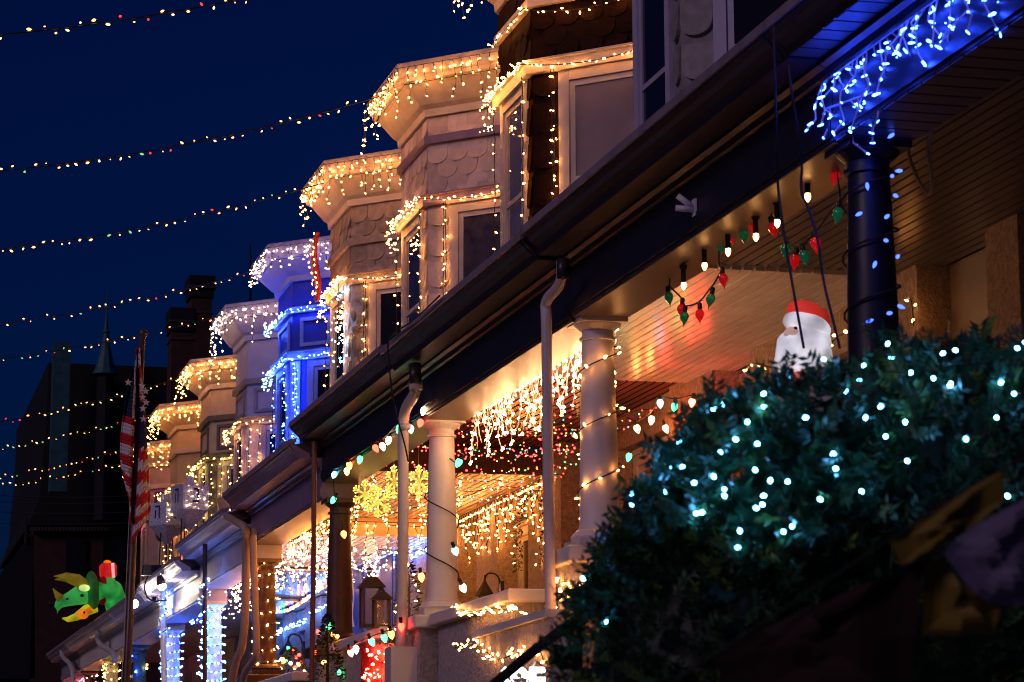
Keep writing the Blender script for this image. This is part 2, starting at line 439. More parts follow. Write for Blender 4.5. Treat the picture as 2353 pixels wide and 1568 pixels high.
COLP = dict()
def column(parent, Y, ztop, zbot, mm, pier, cap, X=4.82, zfloor=2.3):
    c = MB(); h = ztop-zbot; r0, r1 = .132, .105
    c.lathe([(r0+.012,zbot+.13),(r0,zbot+.17)]+[(r0+(r1-r0)*t**1.6, zbot+.17+(h-.33)*t) for t in (.15,.35,.55,.75,.9,1)]+[(r1+.018,ztop-.155),(r1+.018,ztop-.135),(r1,ztop-.13),(r1,ztop-.09)], (X,Y,0), 24)
    co = c.build('column', mm, parent, smooth=True)
    e = co.modifiers.new('edge', 'EDGE_SPLIT'); e.split_angle = R(50)
    MB().lathe([(r1+.01,ztop-.09),(r1+.05,ztop-.055),(r1+.055,ztop-.045)], (X,Y,0), 20).box(X-.165,X+.165,Y-.165,Y+.165,ztop-.045,ztop-.002).build('capital', mm, co)
    MB().box(X-.19,X+.19,Y-.19,Y+.19,zbot,zbot+.06).lathe([(r0+.055,zbot+.061),(r0+.065,zbot+.08),(r0+.045,zbot+.105),(r0+.02,zbot+.128)], (X,Y,0), 20).build('base', mm, co)
    p = MB().box(X-.24,X+.24,Y-.24,Y+.24,zfloor-.7,zbot-.11).build('pier', pier, parent)
    bevel(MB().box(X-.30,X+.30,Y-.30,Y+.30,zbot-.109,zbot-.001).build('cap', cap, p), .015)
    return co

def house(i, name_label, zr, P):
    y0, y1 = (YC[i]+.003, YC[i+1]-.003) if isinstance(i, int) else i; L = y1-y0; zb = zr-.55; zc = P.get('zc', zr-.15); zf = zr-3.0
    t = thing('row_house', ((XF+4.4)/2, (y0+y1)/2, 0), name_label, 'house', 'porch-fronted houses of the row')
    wall, trim = P['wall'], P['trim']
    zs = P['zs']                                  # soffit height of the bay
    ya, yb = P['bay']
    # body and upper front wall
    MB().box(7.42,13,y0,y1,-.1,zs+.15).build('wall', wall, t)
    MB().box(XF,7.419,y0,y1,zr+.3,zs+.5).build('front_wall', wall, t)
    MB().box(7.0,13.1,y0,y1,zs+.501,zs+.56).build('roof', M['roof_felt'], t)
    # porch: base, floor, roof, soffit, gutter, beam
    MB().box(4.60,7.04,y0,y1,.9,zf-.061).build('porch_base', P.get('stucco', M['stucco_grey']), t)
    MB().box(4.50,7.05,y0,y1,zf-.06,zf).build('porch_floor', M['grey_paint'], t)
    rise = .95
    MB().ext([(4.34,zr-.012),(XF,zr+rise),(XF,zr+rise-.1),(4.5,zr-.10)], y0, y1).build('porch_roof', M['roof_felt'], t)
    fm = P['fascia']; P.setdefault('gutter', M['gutter_black'] if fm == M['black_paint'] else fm)
    MB().ext([(4.285,zr-.012),(4.36,zr+.022),(4.36,zr+.06),(4.272,zr+.038),(4.272,zr-.012)], y0, y1).build('drip_edge', P.get('drip', M['drip_metal']), t)
    g = [(4.29,zr-.004),(4.292,zr-.03),(4.315,zr-.045),(4.335,zr-.07),(4.375,zr-.10),(4.39,zr-.135),(4.50,zr-.135),(4.50,zr-.004)]
    gu = MB().ext(g, y0+.004, y1-.004).build('gutter', P.get('gutter', fm), t)
    yy = y0+.06
    MB().ext([(4.283,zr-.006),(4.286,zr-.034),(4.309,zr-.050),(4.329,zr-.075),(4.369,zr-.105),(4.385,zr-.141),(4.40,zr-.141),(4.40,zr-.006)], yy, yy+.05).build('gutter_joint', P['gutter'], gu)
    ns = P.get('soffit_slats')
    if ns:
        so = MB().box(4.501,4.70,y0,y1,zr-.128,zr-.11).build('soffit', fm, t)
        me = MB().box(4.395,4.702,-.066,.066,-.012,0).mesh('soffit_slat', ns)
        k = int(L/.15)
        for j in range(k): place('soffit_slat', me, (0, y0+.08+j*(L-.16)/(k-1), zr-.1275), so)
    else: MB().box(4.392,4.70,y0,y1,zr-.15,zr-.1365).build('soffit', fm, t)
    be = MB().box(4.62,5.0,y0+.002,y1-.002,zb,zr-.1515).build('beam', fm, t)
    MB().ext([(4.619,zr-.152),(4.56,zr-.152),(4.555,zr-.17),(4.585,zr-.185),(4.60,zr-.215),(4.619,zr-.225)], y0+.002, y1-.002).box(4.606,4.6195,y0+.002,y1-.002,zb+.02,zb+.11).build('moulding', fm, be)
    if P.get('beam_slats'):
        me = MB().box(4.625,4.995,-.066,.066,-.011,0).mesh('beam_slat', ns); k = int(L/.15)
        for j in range(k): place('beam_slat', me, (0, y0+.08+j*(L-.16)/(k-1), zb-.001), be)
    elif P.get('under'): MB().box(4.63,4.99,y0+.01,y1-.01,zb-.014,zb-.001).build('beam_board', P['under'], be)
    # ceiling boards
    ce = MB().box(5.001,XF,y0,y1,zc+.028,zc+.06).build('porch_ceiling', P['board'], t)
    if P.get('planks', True):
        k = 26; wd = (XF-5.003)/k; me = MB().box(-wd/2+.009,wd/2-.009,-L/2+.004,L/2-.004,0,.030).mesh('plank', P['board'])
        for j in range(k): place('plank', me, (5.002+wd*(j+.5), (y0+y1)/2, zc-.001+random.uniform(-.0012,.0012)), ce)
    # ground floor front: stucco piers, window, door
    st = P.get('stucco', M['stucco'])
    def Yf(f): return y0+L*f
    fs = P.get('front', (.16,.44,.65,.85))
    for a, b_ in ((0,fs[0]),(fs[1],fs[2]),(fs[3],1)):
        MB().box(6.98,7.418,Yf(a)+.001,Yf(b_)-.001,zf-.001,zc).build('pillar', st, t)
    MB().box(7.06,7.418,Yf(fs[0])+.001,Yf(fs[1])-.001,zf,zf+.75).build('wall_panel', st, t)
    MB().box(7.06,7.418,Yf(fs[0])+.001,Yf(fs[1])-.001,zc-.32,zc-.001).build('lintel', P.get('lintel', st), t)
    window_on(t, (7.25,Yf(fs[1])-.01,zf+.81), Vector((0,-1,0)), Vector((-1,0,0)), (fs[1]-fs[0])*L-.02, zf+.81, zc-.38, P.get('wtrim', trim), P.get('wpane', M['pane_dark']), sash=True)
    dz = zf+2.1
    d = MB().box(7.30,7.36,Yf(fs[2])+.10,Yf(fs[3])-.10,zf+.01,dz).build('door', P.get('door', M['brown_paint']), t)
    MB().box(7.285,7.299,Yf(fs[2])+.2,Yf(fs[3])-.2,zf+1.05,dz-.15).build('pane', M['pane_dark'], d)
    MB().ell((7.27,Yf(fs[2])+.17,zf+1.0),(.03,.03,.03),8,6).build('handle', M['lantern_metal'], d)
    MB().box(7.22,7.40,Yf(fs[2])+.01,Yf(fs[2])+.10,zf,zc).box(7.22,7.40,Yf(fs[3])-.10,Yf(fs[3])-.01,zf,zc).box(7.22,7.40,Yf(fs[2])+.101,Yf(fs[3])-.101,dz+.01,zc).build('door_frame', P.get('wtrim', trim), t)
    # second-floor canted bay
    N = Vector((-.7071,-.7071,0)); uc = Vector((-.7071,.7071,0))     # near cant: outward normal, and direction towards its front corner
    b = MB(); loft(b, ya, yb, [(0,zr+.35),(0,zs)])
    bay = b.build('bay', P['skin'], t)
    z1, z2 = zs-P.get('b1',.30), zs-P.get('b2',1.0)
    tb = MB(); band(tb, ya, yb, z1-.045, z1+.045, .06); band(tb, ya, yb, z2-.055, z2+.05, .075); band(tb, ya, yb, z2+.051, z2+.07, .11)
    tb.build('belt', P.get('belt', trim), bay)
    cb = MB(); ct = P['zt']
    loft(cb, ya, yb, [(.0,zs-.03),(.05,zs-.03),(.06,zs+.05),(.11,zs+.09),(.26,ct-.24),(.33,ct-.20),(.34,ct-.16),(.37,ct-.14),(.40,ct),(-.6,ct+.05)])
    cb.build('cornice', P.get('cornice', trim), bay)
    P0 = Vector((XF, ya-1.1, 0)); P1 = Vector((XB, ya, 0)); P2 = Vector((XB, yb, 0)); CL = (P1-P0).length
    uf = Vector((0,1,0)); Nf = Vector((-1,0,0))
    wl0, wl1 = CL-1.32, CL-.30        # window span on the cant, measured from the wall end
    ztop = z2-.07; zsill = zr+.95
    wpan = P.get('bpane', M['pane_curtain'])
    bw = window_on(bay, P0+uc*wl0+N*.002+Vector((0,0,zsill)), uc, N, wl1-wl0, zsill, ztop, P.get('wtrim2', trim), wpan, name='bay_window')
    fw = yb-ya
    window_on(bay, P1+uf*.16+Nf*.002+Vector((0,0,zsill)), uf, Nf, fw-.32, zsill, ztop, P.get('wtrim2', trim), wpan, name='bay_window')
    if P.get('scales'):
        mm = P['scales']
        for (za, zbb) in ((z2+.075, z1-.05), (z1+.05, zs-.035)):
            shingles(bay, P0+N*.001+Vector((0,0,za)), uc, CL, za, zbb, mm)
            shingles(bay, P1+Nf*.001+Vector((0,0,za)), uf, fw, za, zbb, mm)
        shingles(bay, P0+uc*(wl1+.01)+N*.001+Vector((0,0,zsill)), uc, CL-wl1-.015, zsill, z2-.06, mm, w=.22)
        shingles(bay, P1+Nf*.001+Vector((0,0,zsill)), uf, .15, zsill, z2-.06, mm, w=.15)
    if P.get('panels'):
        pm = P['panels']
        for (O, u, n, LL) in ((P0+N*.001, uc, N, CL), (P1+Nf*.001, uf, Nf, fw)):
            for (a, bb) in (((.12,.48),(.56,.9)) if LL > 1.4 else ((.15,.85),)):
                pz0, pz1 = z2+.14, z1-.12; O2 = O+u*(LL*a)+Vector((0,0,pz0)); l = LL*(bb-a); h = pz1-pz0; w_ = .05; up = Vector((0,0,1)); q = MB()
                q.obox(O2, u*l, n*.03, up*w_); q.obox(O2+up*(h-w_), u*l, n*.03, up*w_); q.obox(O2+up*(w_+.001), u*w_, n*.03, up*(h-2*w_-.002)); q.obox(O2+u*(l-w_)+up*(w_+.001), u*w_, n*.03, up*(h-2*w_-.002))
                q.build('panel_frame', pm, bay)
    if P.get('boards'):
        mm = P['boards']
        q = MB().obox(P1+Vector((-.02,-.02,zsill)), Vector((.13,-.10,0)), Vector((-.012,-.012,0)), Vector((0,0,ztop-zsill))).build('corner_board', mm, bay)
    # balustrade wall between the piers, with a gap for the steps
    if P.get('rail', True):
        bz = zf+.70
        w = MB().box(4.72,4.92,Yf(.40),Yf(.95)-.02,zf-.001,bz).build('porch_wall', P.get('pierm', M['stucco_grey']), t)
        bevel(MB().box(4.64,5.0,Yf(.385),Yf(.95)-.03,bz+.001,bz+.10).build('coping', M['white_paint'], w), .015)
    return t

H = {}
common = dict()
H['A'] = house(0, 'nearest dark row house with blue lights along its porch eave', 5.36, dict(wall=M['shingle_grey'], skin=M['shingle_grey'], trim=M['grey_paint'], fascia=M['black_paint'],
    board=M['board_dark'], soffit_slats=M['slat_dark'], beam_slats=True, zs=9.45, zt=9.98, bay=(8.7,10.0)))
H['Z'] = house((2.3, 6.897), 'unlit row house next to the darkest porch', 5.36, dict(wall=M['shingle_grey'], skin=M['shingle_grey'], trim=M['grey_paint'], fascia=M['black_paint'],
    board=M['board_dark'], planks=False, zs=9.45, zt=9.98, bay=(4.0,5.3)))
H['B'] = house(1, 'row house with grey beadboard porch ceiling and red and green ornament lights', 5.36, dict(wall=M['shingle_grey'], skin=M['shingle_grey'], trim=M['grey_paint'], fascia=M['black_paint'],
    under=M['under_paint'], board=M['board_grey'], zs=9.45, zt=9.98, bay=(13.2,14.5), front=(.14,.60,.70,.93)))
H['C'] = house(2, 'row house with unlit grey-violet scalloped bay and white porch ceiling', 5.335, dict(wall=M['shingle_grey'], skin=M['shingle_grey'], trim=M['grey_paint'], fascia=M['black_paint'],
    under=M['under_paint'], board=M['board_white'], zs=9.42, zt=9.95, bay=(18.2,19.46), scales=M['shingle_grey'], stucco=M['stucco'], bpane=M['pane_dark'], wtrim2=M['lavender_lit_paint']))
H['D'] = house(3, 'row house with dark brown shingled bay and brown porch ceiling', 5.37, dict(wall=M['shingle_brown'], skin=M['shingle_brown'], trim=M['cream_paint'], fascia=M['black_paint'],
    under=M['under_paint'], board=M['board_brown'], zs=9.42, zt=9.95, bay=(22.62,23.87), b1=.33, b2=.98, scales=M['shingle_brown'], bpane=M['pane_blind'], front=(.10,.50,.62,.88), wpane=M['pane_blind'], wtrim=M['white_paint']))
H['E'] = house(4, 'row house with cream scalloped bay and tan beadboard porch ceiling', 5.20, dict(wall=M['shingle_cream'], skin=M['shingle_cream'], trim=M['cream_paint'], fascia=M['mauve_lit_paint'], gutter=M['mauve_lit_paint'], zc=4.99,
    under=M['under_paint'], board=M['board_tan'], zs=9.19, zt=9.71, bay=(27.12,28.51), scales=M['shingle_cream'], bpane=M['pane_curtain'], belt=M['mauve_lit_paint']))
H['F'] = house(5, 'row house with tan scalloped bay trimmed with cotton and white lights', 5.02, dict(wall=M['shingle_tan'], skin=M['shingle_tan'], trim=M['cream_paint'], fascia=M['lavender_lit_paint'],
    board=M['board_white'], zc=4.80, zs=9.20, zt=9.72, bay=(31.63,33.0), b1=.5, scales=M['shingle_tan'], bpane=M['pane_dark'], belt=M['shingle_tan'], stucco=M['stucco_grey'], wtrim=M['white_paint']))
H['G'] = house(6, 'row house with royal blue panelled bay', 4.86, dict(wall=M['blue_paint'], skin=M['blue_paint'], trim=M['light_blue_paint'], fascia=M['lavender_lit_paint'], cornice=M['violet_lit_paint'],
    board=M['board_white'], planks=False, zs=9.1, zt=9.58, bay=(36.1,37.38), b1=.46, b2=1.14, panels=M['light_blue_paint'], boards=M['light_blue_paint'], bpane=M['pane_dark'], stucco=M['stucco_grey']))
H['H'] = house(7, 'row house with pale lavender bay and grey framed panels', 4.80, dict(wall=M['lavender_lit_paint'], skin=M['lavender_lit_paint'], trim=M['lavender_lit_paint'], fascia=M['white_paint'], belt=M['grey_paint'],
    board=M['board_white'], planks=False, zs=8.98, zt=9.50, bay=(40.36,41.60), b1=.7, b2=1.35, panels=M['grey_paint'], bpane=M['pane_dark'], stucco=M['stucco_grey']))
H['I'] = house(8, 'row house with cream bay and a dark grey panelled band', 4.80, dict(wall=M['pale_cream'], skin=M['pale_cream'], trim=M['cream_paint'], fascia=M['white_paint'], belt=M['dark_trim'],
    board=M['board_white'], planks=False, zs=8.85, zt=9.32, bay=(44.6,45.9), b1=.55, b2=1.25, panels=M['dark_trim'], boards=M['dark_trim'], bpane=M['pane_curtain'], stucco=M['stucco_grey']))
H['J'] = house(9, 'row house with amber yellow bay behind the silver dreidels', 4.82, dict(wall=M['yellow_paint'], skin=M['yellow_paint'], trim=M['pale_cream'], fascia=M['cream_paint'],
    board=M['board_tan'], planks=False, zs=8.78, zt=9.22, bay=(49.2,50.4), b1=.45, b2=1.15, bpane=M['pane_blind'], stucco=M['stucco_grey']))
H['K'] = house(10, 'end row house with rose brown bay behind the flag', 4.82, dict(wall=M['rose_paint'], skin=M['rose_paint'], trim=M['pale_cream'], fascia=M['grey_paint'],
    board=M['board_tan'], planks=False, zs=8.65, zt=9.1, bay=(53.9,55.1), b1=.45, b2=1.1, panels=M['brown_paint'], bpane=M['pane_dark'], stucco=M['stucco_grey']))

# header beams across the porch at the two level changes
MB().box(5.002,7.0,25.40,25.455,4.94,5.205).build('header_beam', M['brown_paint'], H['D'])
MB().box(5.002,7.0,30.10,30.146,4.77,4.985).build('header_beam', M['board_tan'], H['E'])

CO = {}
def cc(i, hk, ztop, zbot, mm, pier=None, cap=None):
    CO[i] = column(H[hk], YC[i]+(.05 if hk else 0), ztop, zbot, M[mm], pier or M['stucco_grey'], cap or M['white_paint'], zfloor=2.3)
cc(1, 'A', 4.81, 3.25, 'black_paint', M['black_paint'], M['black_paint'])
cc(2, 'B', 4.81, 3.25, 'white_paint'); cc(3, 'C', 4.80, 3.13, 'white_paint')
cc(4, 'D', 4.65, 3.16, 'brown_paint', M['stucco_grey'], M['brown_paint']); cc(5, 'E', 4.47, 3.10, 'brown_paint', M['stucco_grey'], M['brown_paint'])
cc(6, 'F', 4.31, 2.9, 'white_paint'); cc(7, 'G', 4.25, 2.9, 'white_paint'); cc(8, 'H', 4.25, 2.9, 'teal_paint')
cc(9, 'I', 4.27, 2.9, 'cream_paint'); cc(10, 'J', 4.27, 2.9, 'brown_paint'); cc(11, 'K', 4.27, 2.9, 'white_paint')

# ------------------------------------------------------------------ drainpipes (parts of their houses)
def pipe(hk, pts, r, mm, sides=12, extra=None):
    o = MB().tube(smooth(pts, 2), r, sides).build('drainpipe', M[mm], H[hk], smooth=True)
    return o
def px(l, X): return [W(x, y, X=X) for x, y in l]
dp = pipe('C', px([(1291,602)],4.44)+px([(1291,655),(1252,690),(1256,730),(1258,1000)],4.47)+[W(1266,1440,X=4.47)], .037, 'pipe_white')
MB().tube(px([(1293,596),(1293,640)],4.44), .041, 12).build('outlet', M['pipe_dark'], dp, smooth=True)
dp = pipe('D', px([(955,880),(955,905),(930,940),(926,985),(927,1200)],4.47)+[W(921,1490,X=4.47)], .046, 'pipe_white')
MB().tube(px([(953,838),(955,882)],4.45), .052, 12).build('outlet', M['pipe_dark'], dp, smooth=True)
MB().tube(px([(956,876),(956,896)],4.46), .060, 12).tube(px([(931,975),(930,985)],4.47), .052, 12).build('collar', M['pipe_white'], dp, smooth=True)
MB().box(4.36,4.62,W(921,1485,X=4.47).y-.13,W(921,1485,X=4.47).y+.13,1.2,W(921,1488,X=4.47).z).build('pipe_socket', M['white_paint'], dp)
pipe('E', px([(722,1015),(721,1250)],4.38)+[W(716,1600,X=4.38)], .026, 'pipe_brown')
pe = [W(508,1150,X=4.36), W(516,1185,X=4.36), W(548,1203,X=4.36), W(566,1212,X=4.40), W(566,1270,X=4.46), W(562,1480,X=4.46), W(540,1520,X=4.40), W(528,1600,X=4.38)]
pipe('E', pe, .048, 'pipe_tan')
pipe('F', px([(582,1215),(582,1290),(590,1480),(588,1515),(560,1545),(556,1600)],4.50), .042, 'pipe_tan')
pipe('F', px([(471,1250),(470,1600)],4.40), .030, 'pipe_dark')
pipe('G', px([(376,1352),(374,1400),(378,1600)],4.50), .045, 'pipe_white')
pipe('H', px([(226,1452),(224,1480),(262,1500),(264,1520)],4.40), .050, 'pipe_white')
pipe('J', px([(142,1488),(142,1510),(168,1530),(168,1600)],4.36), .045, 'pipe_white')

# ------------------------------------------------------------------ overhead bulb strings across the street
for k, (c, s) in {'s_amber': ((1,.34,.09), 5), 's_red': ((1,.045,.04), 1.9), 's_green': ((.35,.85,.30), 1.0), 's_cream': ((1,.60,.26), 3.2)}.items(): GM[k] = glow('lamp_'+k, c, s)
SP = ['s_amber']*6+['s_cream']*4+['s_red']+['s_green']
OV = [((1150,-170),(0,80),'topmost overhead string of coloured bulbs above the street'),
      ((872,222),(0,393),'overhead string of coloured bulbs tied to the cream bay'),
      ((745,420),(0,573),'overhead string of coloured bulbs tied to the tan bay'),
      ((600,618),(0,745),'overhead string of coloured bulbs tied to the blue bay'),
      ((520,722),(0,825),'overhead string of coloured bulbs tied to the lavender bay, crossing the brick chimney'),
      ((432,862),(0,970),'overhead string of coloured bulbs tied to the cream bay with grey band'),
      ((360,950),(0,1030),'overhead string of coloured bulbs tied to the amber yellow bay'),
      ((345,1015),(0,1096),'overhead string of coloured bulbs passing just above the lowest one'),
      ((340,1052),(0,1117),'lowest overhead string of coloured bulbs, passing behind the flag')]
for (a, l, lab) in OV:
    pa = W(*a, X=5.72); pl = W(*l, Y=pa.y); u = (5.72-pl.x)/14.7; s = (pa.z-pl.z)/(4*u*(1-u))
    line = [Vector((5.72-14.7*t/40, pa.y, pa.z-4*s*(t/40)*(1-t/40))) for t in range(41)]
    vis = [p for p in line if p.x > pl.x-.5 or lab.startswith('topmost')]
    pts = [p+Vector((0,0,random.choice((-.035,-.03,.03))+random.uniform(-.01,.01))) for p in sample(vis, .118) if random.random() > .1]
    string('overhead_light_string', lab, 'light string', [line], pts, SP, 'street', 'strings of bulbs over the street', spread=2, wr=.007)
for i, (y0_, y1_) in enumerate(((1134,1137),(1149,1151),(1172,1174),(1198,1199))):
    a, b = W(-60,y0_,Y=75), W(345,y1_,Y=75)
    tag(MB().tube(sag(a, b, .1), .012, 4).build('power_line', M['church_stone']), ['highest thin pale power line before the dark church','thin pale power line right under the highest one before the church','thin pale power line between the close pair and the lowest one','lowest thin pale power line, just above the church eaves'][i], 'wire', 'power lines before the church')

# ------------------------------------------------------------------ lights on the bays
BAY = {'C': (18.2,19.46,9.42,9.95,.30,1.0,5.35), 'D': (22.62,23.87,9.42,9.95,.33,.98,5.37), 'E': (27.12,28.51,9.19,9.71,.30,1.0,5.2), 'F': (31.63,33.0,9.2,9.72,.5,1.0,5.02), 'G': (36.1,37.38,9.1,9.58,.46,1.14,4.86),
       'H': (40.36,41.6,8.98,9.5,.7,1.35,4.8), 'I': (44.6,45.9,8.85,9.32,.55,1.25,4.8), 'J': (49.2,50.4,8.78,9.22,.45,1.15,4.82), 'K': (53.9,55.1,8.65,9.1,.45,1.1,4.82)}
def edge(k, d, z, cantfrac=1.0, far=True):
    """polyline round the bay at offset d: far front corner, near front corner, along the near cant"""
    ya, yb = BAY[k][:2]; p = plan(ya, yb, d); a = Vector((*p[2], z)); b = Vector((*p[1], z)); c = Vector((*p[0], z))
    return ([a] if far else [])+[b, b.lerp(c, cantfrac)]
def cant(k, s, z, d=.05):
    """point on the near cant, s metres from the front corner"""
    ya = BAY[k][0]; return Vector((XB+s*.7071, ya-s*.7071, z))+Vector((-.7071,-.7071,0))*d
def front(k, s, z, d=.05): return Vector((XB-d, BAY[k][0]+s, z))
nm = {'D': 'dark brown shingled bay', 'E': 'cream scalloped bay', 'F': 'tan scalloped bay', 'G': 'royal blue bay', 'H': 'pale lavender bay', 'I': 'cream bay with grey band', 'J': 'amber yellow bay', 'K': 'rose brown bay'}
ic = {'D': (.13,.3,.85,.17,.5), 'E': (.115,.12,.60,.14,1), 'F': (.115,.10,.52,.14,1), 'G': (.10,.08,.44,.13,1), 'H': (.105,.1,.62,.14,1), 'I': (.095,.1,.55,.14,1), 'J': (.10,.1,.6,.14,1), 'K': (.12,.1,.55,.14,1)}
for k, (st, a, b, bs, cf) in ic.items():
    zt = BAY[k][3]
    lines, pts = icicles(edge(k, .42, zt-.06, cf*.9), st, a, b, bs, .03)
    lines += icicles(edge(k, .30, zt-.22, .9), st*2.2, .05, .3, .12)[0][:1]
    pts += [p-Vector((0,0,random.uniform(.0,.22))) for p in sample(edge(k, .38, zt-.05, .9), .12, .03)]
    string('icicle_lights', 'warm white icicle lights hanging from the cornice of the '+nm[k], 'icicle lights', lines, pts, 'pale' if k in 'GH' else 'warm', 'mini', 'icicle lights on the bay cornices', solo=k in 'DEF', wr=.0035)
def vert(k, fn, s, za, zb, d=.07):
    n = 14; return [fn(k, s+random.uniform(-.012,.012), za+(zb-za)*i/n, d+random.uniform(0,.02)) for i in range(n+1)]
def baystring(k, lines, cols, step, label, jit=.02, solo=True, extra=(), kind='mini'):
    pts = [p for l in lines for p in sample(l, step, jit)]+list(extra)
    string('mini_light_string', label, 'light string', lines, pts, cols, kind, 'strings of small lights on the bays', solo=solo)
for k in 'DEF':
    ya, yb, zs, zt, b1, b2, zr = BAY[k]; z1, z2 = zs-b1, zs-b2
    drape = edge(k, .14, z2+.05, .0)[:1]+[Vector((*plan(ya,yb,.14)[1], z2+.03))]+sag(Vector((*plan(ya,yb,.14)[1], z2+.03)), cant(k, 1.5, z2+.05, .12), .09)[1:]
    clus = [Vector((plan(ya,yb,.15)[2][0]+random.uniform(-.04,.04), yb+.05+random.uniform(-.22,.1), z2-random.uniform(-.05,.3))) for _ in range(26)]
    baystring(k, [drape], 'warm', .075, 'warm mini lights draped along the window head of the '+nm[k], .02, True, clus+sample(drape[:2], .05, .05))
    vl = [vert(k, cant, .245, z2-.05, zr+.75), vert(k, cant, .275, z2-.05, zr+.75), vert(k, front, .10, z2-.05, zr+.75), vert(k, front, yb-ya-.06, z2-.05, zr+.75)]
    baystring(k, vl, 'warm', .15, 'warm mini lights running down the window frames of the '+nm[k], .022)
g1 = edge('D', .10, BAY['D'][2]-.33-.06, .0)+sag(Vector((*plan(22.62,23.87,.10)[1], 9.02)), cant('D', 1.45, 9.06, .1), .12)[1:]
baystring('D', [g1], 'warm', .10, 'warm mini lights swagged below the belt of the dark brown shingled bay', .03)
baystring('D', [vert('D', cant, 1.36, 8.3, 6.2)], 'warm', .17, 'warm mini lights down the far side of the bright window in the brown bay', .02)
# cool cluster and cotton on the tan bay
cl = [front('F', random.uniform(-.05,.35), 8.15-random.random()*1.0, random.uniform(.03,.22)) for _ in range(70)]
string('mini_light_string', 'tangled cluster of cool and warm white lights on the corner of the tan bay', 'light string', [vert('F', front, .15, 8.2, 7.1, .12)], cl, ['cool','warm','white'], 'mini', 'strings of small lights on the bays')
ct = MB()
for _ in range(16): ct.ell(cant('F', random.uniform(.02,.25), 7.95-random.random()*.9, .03), (random.uniform(.03,.06),)*2+(random.uniform(.05,.12),), 8, 6)
tag(ct.build('cotton_snow', M['cotton'], smooth=True), 'patch of white cotton snow stuck to the corner of the tan bay', 'decoration')
tr = MB(); 
p0 = front('F', 1.15, 9.05, .25)
tr.ext([(0,0)]*3, 0, 0) if False else None
cr = thing('hanging_banner', p0, 'narrow dark red hanging banner edged with warm lights beside the tan bay', 'banner')
bb = MB()
for i in range(12):
    for s_ in (0, 1): pass
rows = [(p0+Vector((-.03*math.sin(i*.5), 0, -.075*i))) for i in range(13)]
for i in range(12):
    w0, w1 = .16-.03*abs(i-6)/6, .16-.03*abs(i-5)/6
    bb.obox(rows[i]+Vector((-.015,-w0,-.075)), Vector((.03,0,0)), Vector((0,2*w0,0)), Vector((0,0,.0749)))
bb.build('cloth', M['scarf_red'], cr); 
for s_ in (-1, 1):
    for p in sample([r_+Vector((-.05, s_*.15, 0)) for r_ in rows], .075, .015): place('bulb', bulbmesh('mini','warm'), p, cr, rq())
# the blue bay
ya, yb, zs, zt, b1, b2, zr = BAY['G']; z1, z2 = zs-b1, zs-b2
for z_, tt in ((z1-.02,'upper'), (z2-.04,'lower')):
    l = edge('G', .13, z_, .95); c = [Vector((5.93+random.uniform(-.05,.05), yb+random.uniform(-.3,.12), z_-random.uniform(-.05,.28 if tt == 'lower' else .12))) for _ in range(40 if tt == 'lower' else 24)]
    string('mini_light_string', 'icy blue white mini lights along the %s ledge of the royal blue bay' % tt, 'light string', [l], sample(l, .055, .03)+c, ['icy','icy','blue'], 'mini', 'strings of small lights on the bays', solo=False)
farc = [Vector((*plan(ya,yb,.12)[2], z2-.04)), Vector((*plan(ya,yb,.12)[3], z2-.04))]  # unseen string added to throw blue light on the lavender bay
string('mini_light_string', 'unseen icy blue lights added on the hidden far side of the royal blue bay', 'light string', [farc], sample(farc, .05, .05)+sample([p+Vector((0,0,.7)) for p in farc], .08, .05), 'icy', 'mini', 'strings of small lights on the bays', solo=False)
vl = [vert('G', cant, .10, z2-.1, zr+.7), vert('G', cant, .13, z2-.1, zr+.7), vert('G', front, .1, z2-.1, zr+.7), vert('G', front, 1.2, z2-.1, zr+.7)]
string('mini_light_string', 'icy blue white mini lights down the corners of the royal blue bay', 'light string', vl, [p for l in vl for p in sample(l, .07, .03)], ['icy','blue'], 'mini', 'strings of small lights on the bays', solo=False)
for k, c_ in (('H','warm'), ('I','gold'), ('J','warm'), ('K','pink')):
    ya, yb, zs, zt, b1, b2, zr = BAY[k]; z2 = zs-b2
    l = edge(k, .14, z2-.03, .95)
    vl = [l, vert(k, cant, .10, z2-.1, zr+.7), vert(k, cant, .30, z2-.1, zr+.7), vert(k, front, .15, z2-.1, zr+.7), vert(k, front, yb-ya, z2-.1, zr+.7)]
    if k == 'K': vl = [l, edge(k, .14, z2+.45, .95)]
    pts = [p for q in vl for p in sample(q, .11, .03)]+[Vector((5.92+random.uniform(-.05,.05), yb+random.uniform(-.4,.15), z2-random.uniform(0,.25))) for _ in range(24)]
    string('mini_light_string', ('small %s lights round the window head and corners of the ' % {'warm':'warm','gold':'yellow','pink':'pink red'}[c_])+nm[k], 'light string', vl, pts, c_, 'mini', 'strings of small lights on the bays', solo=False)

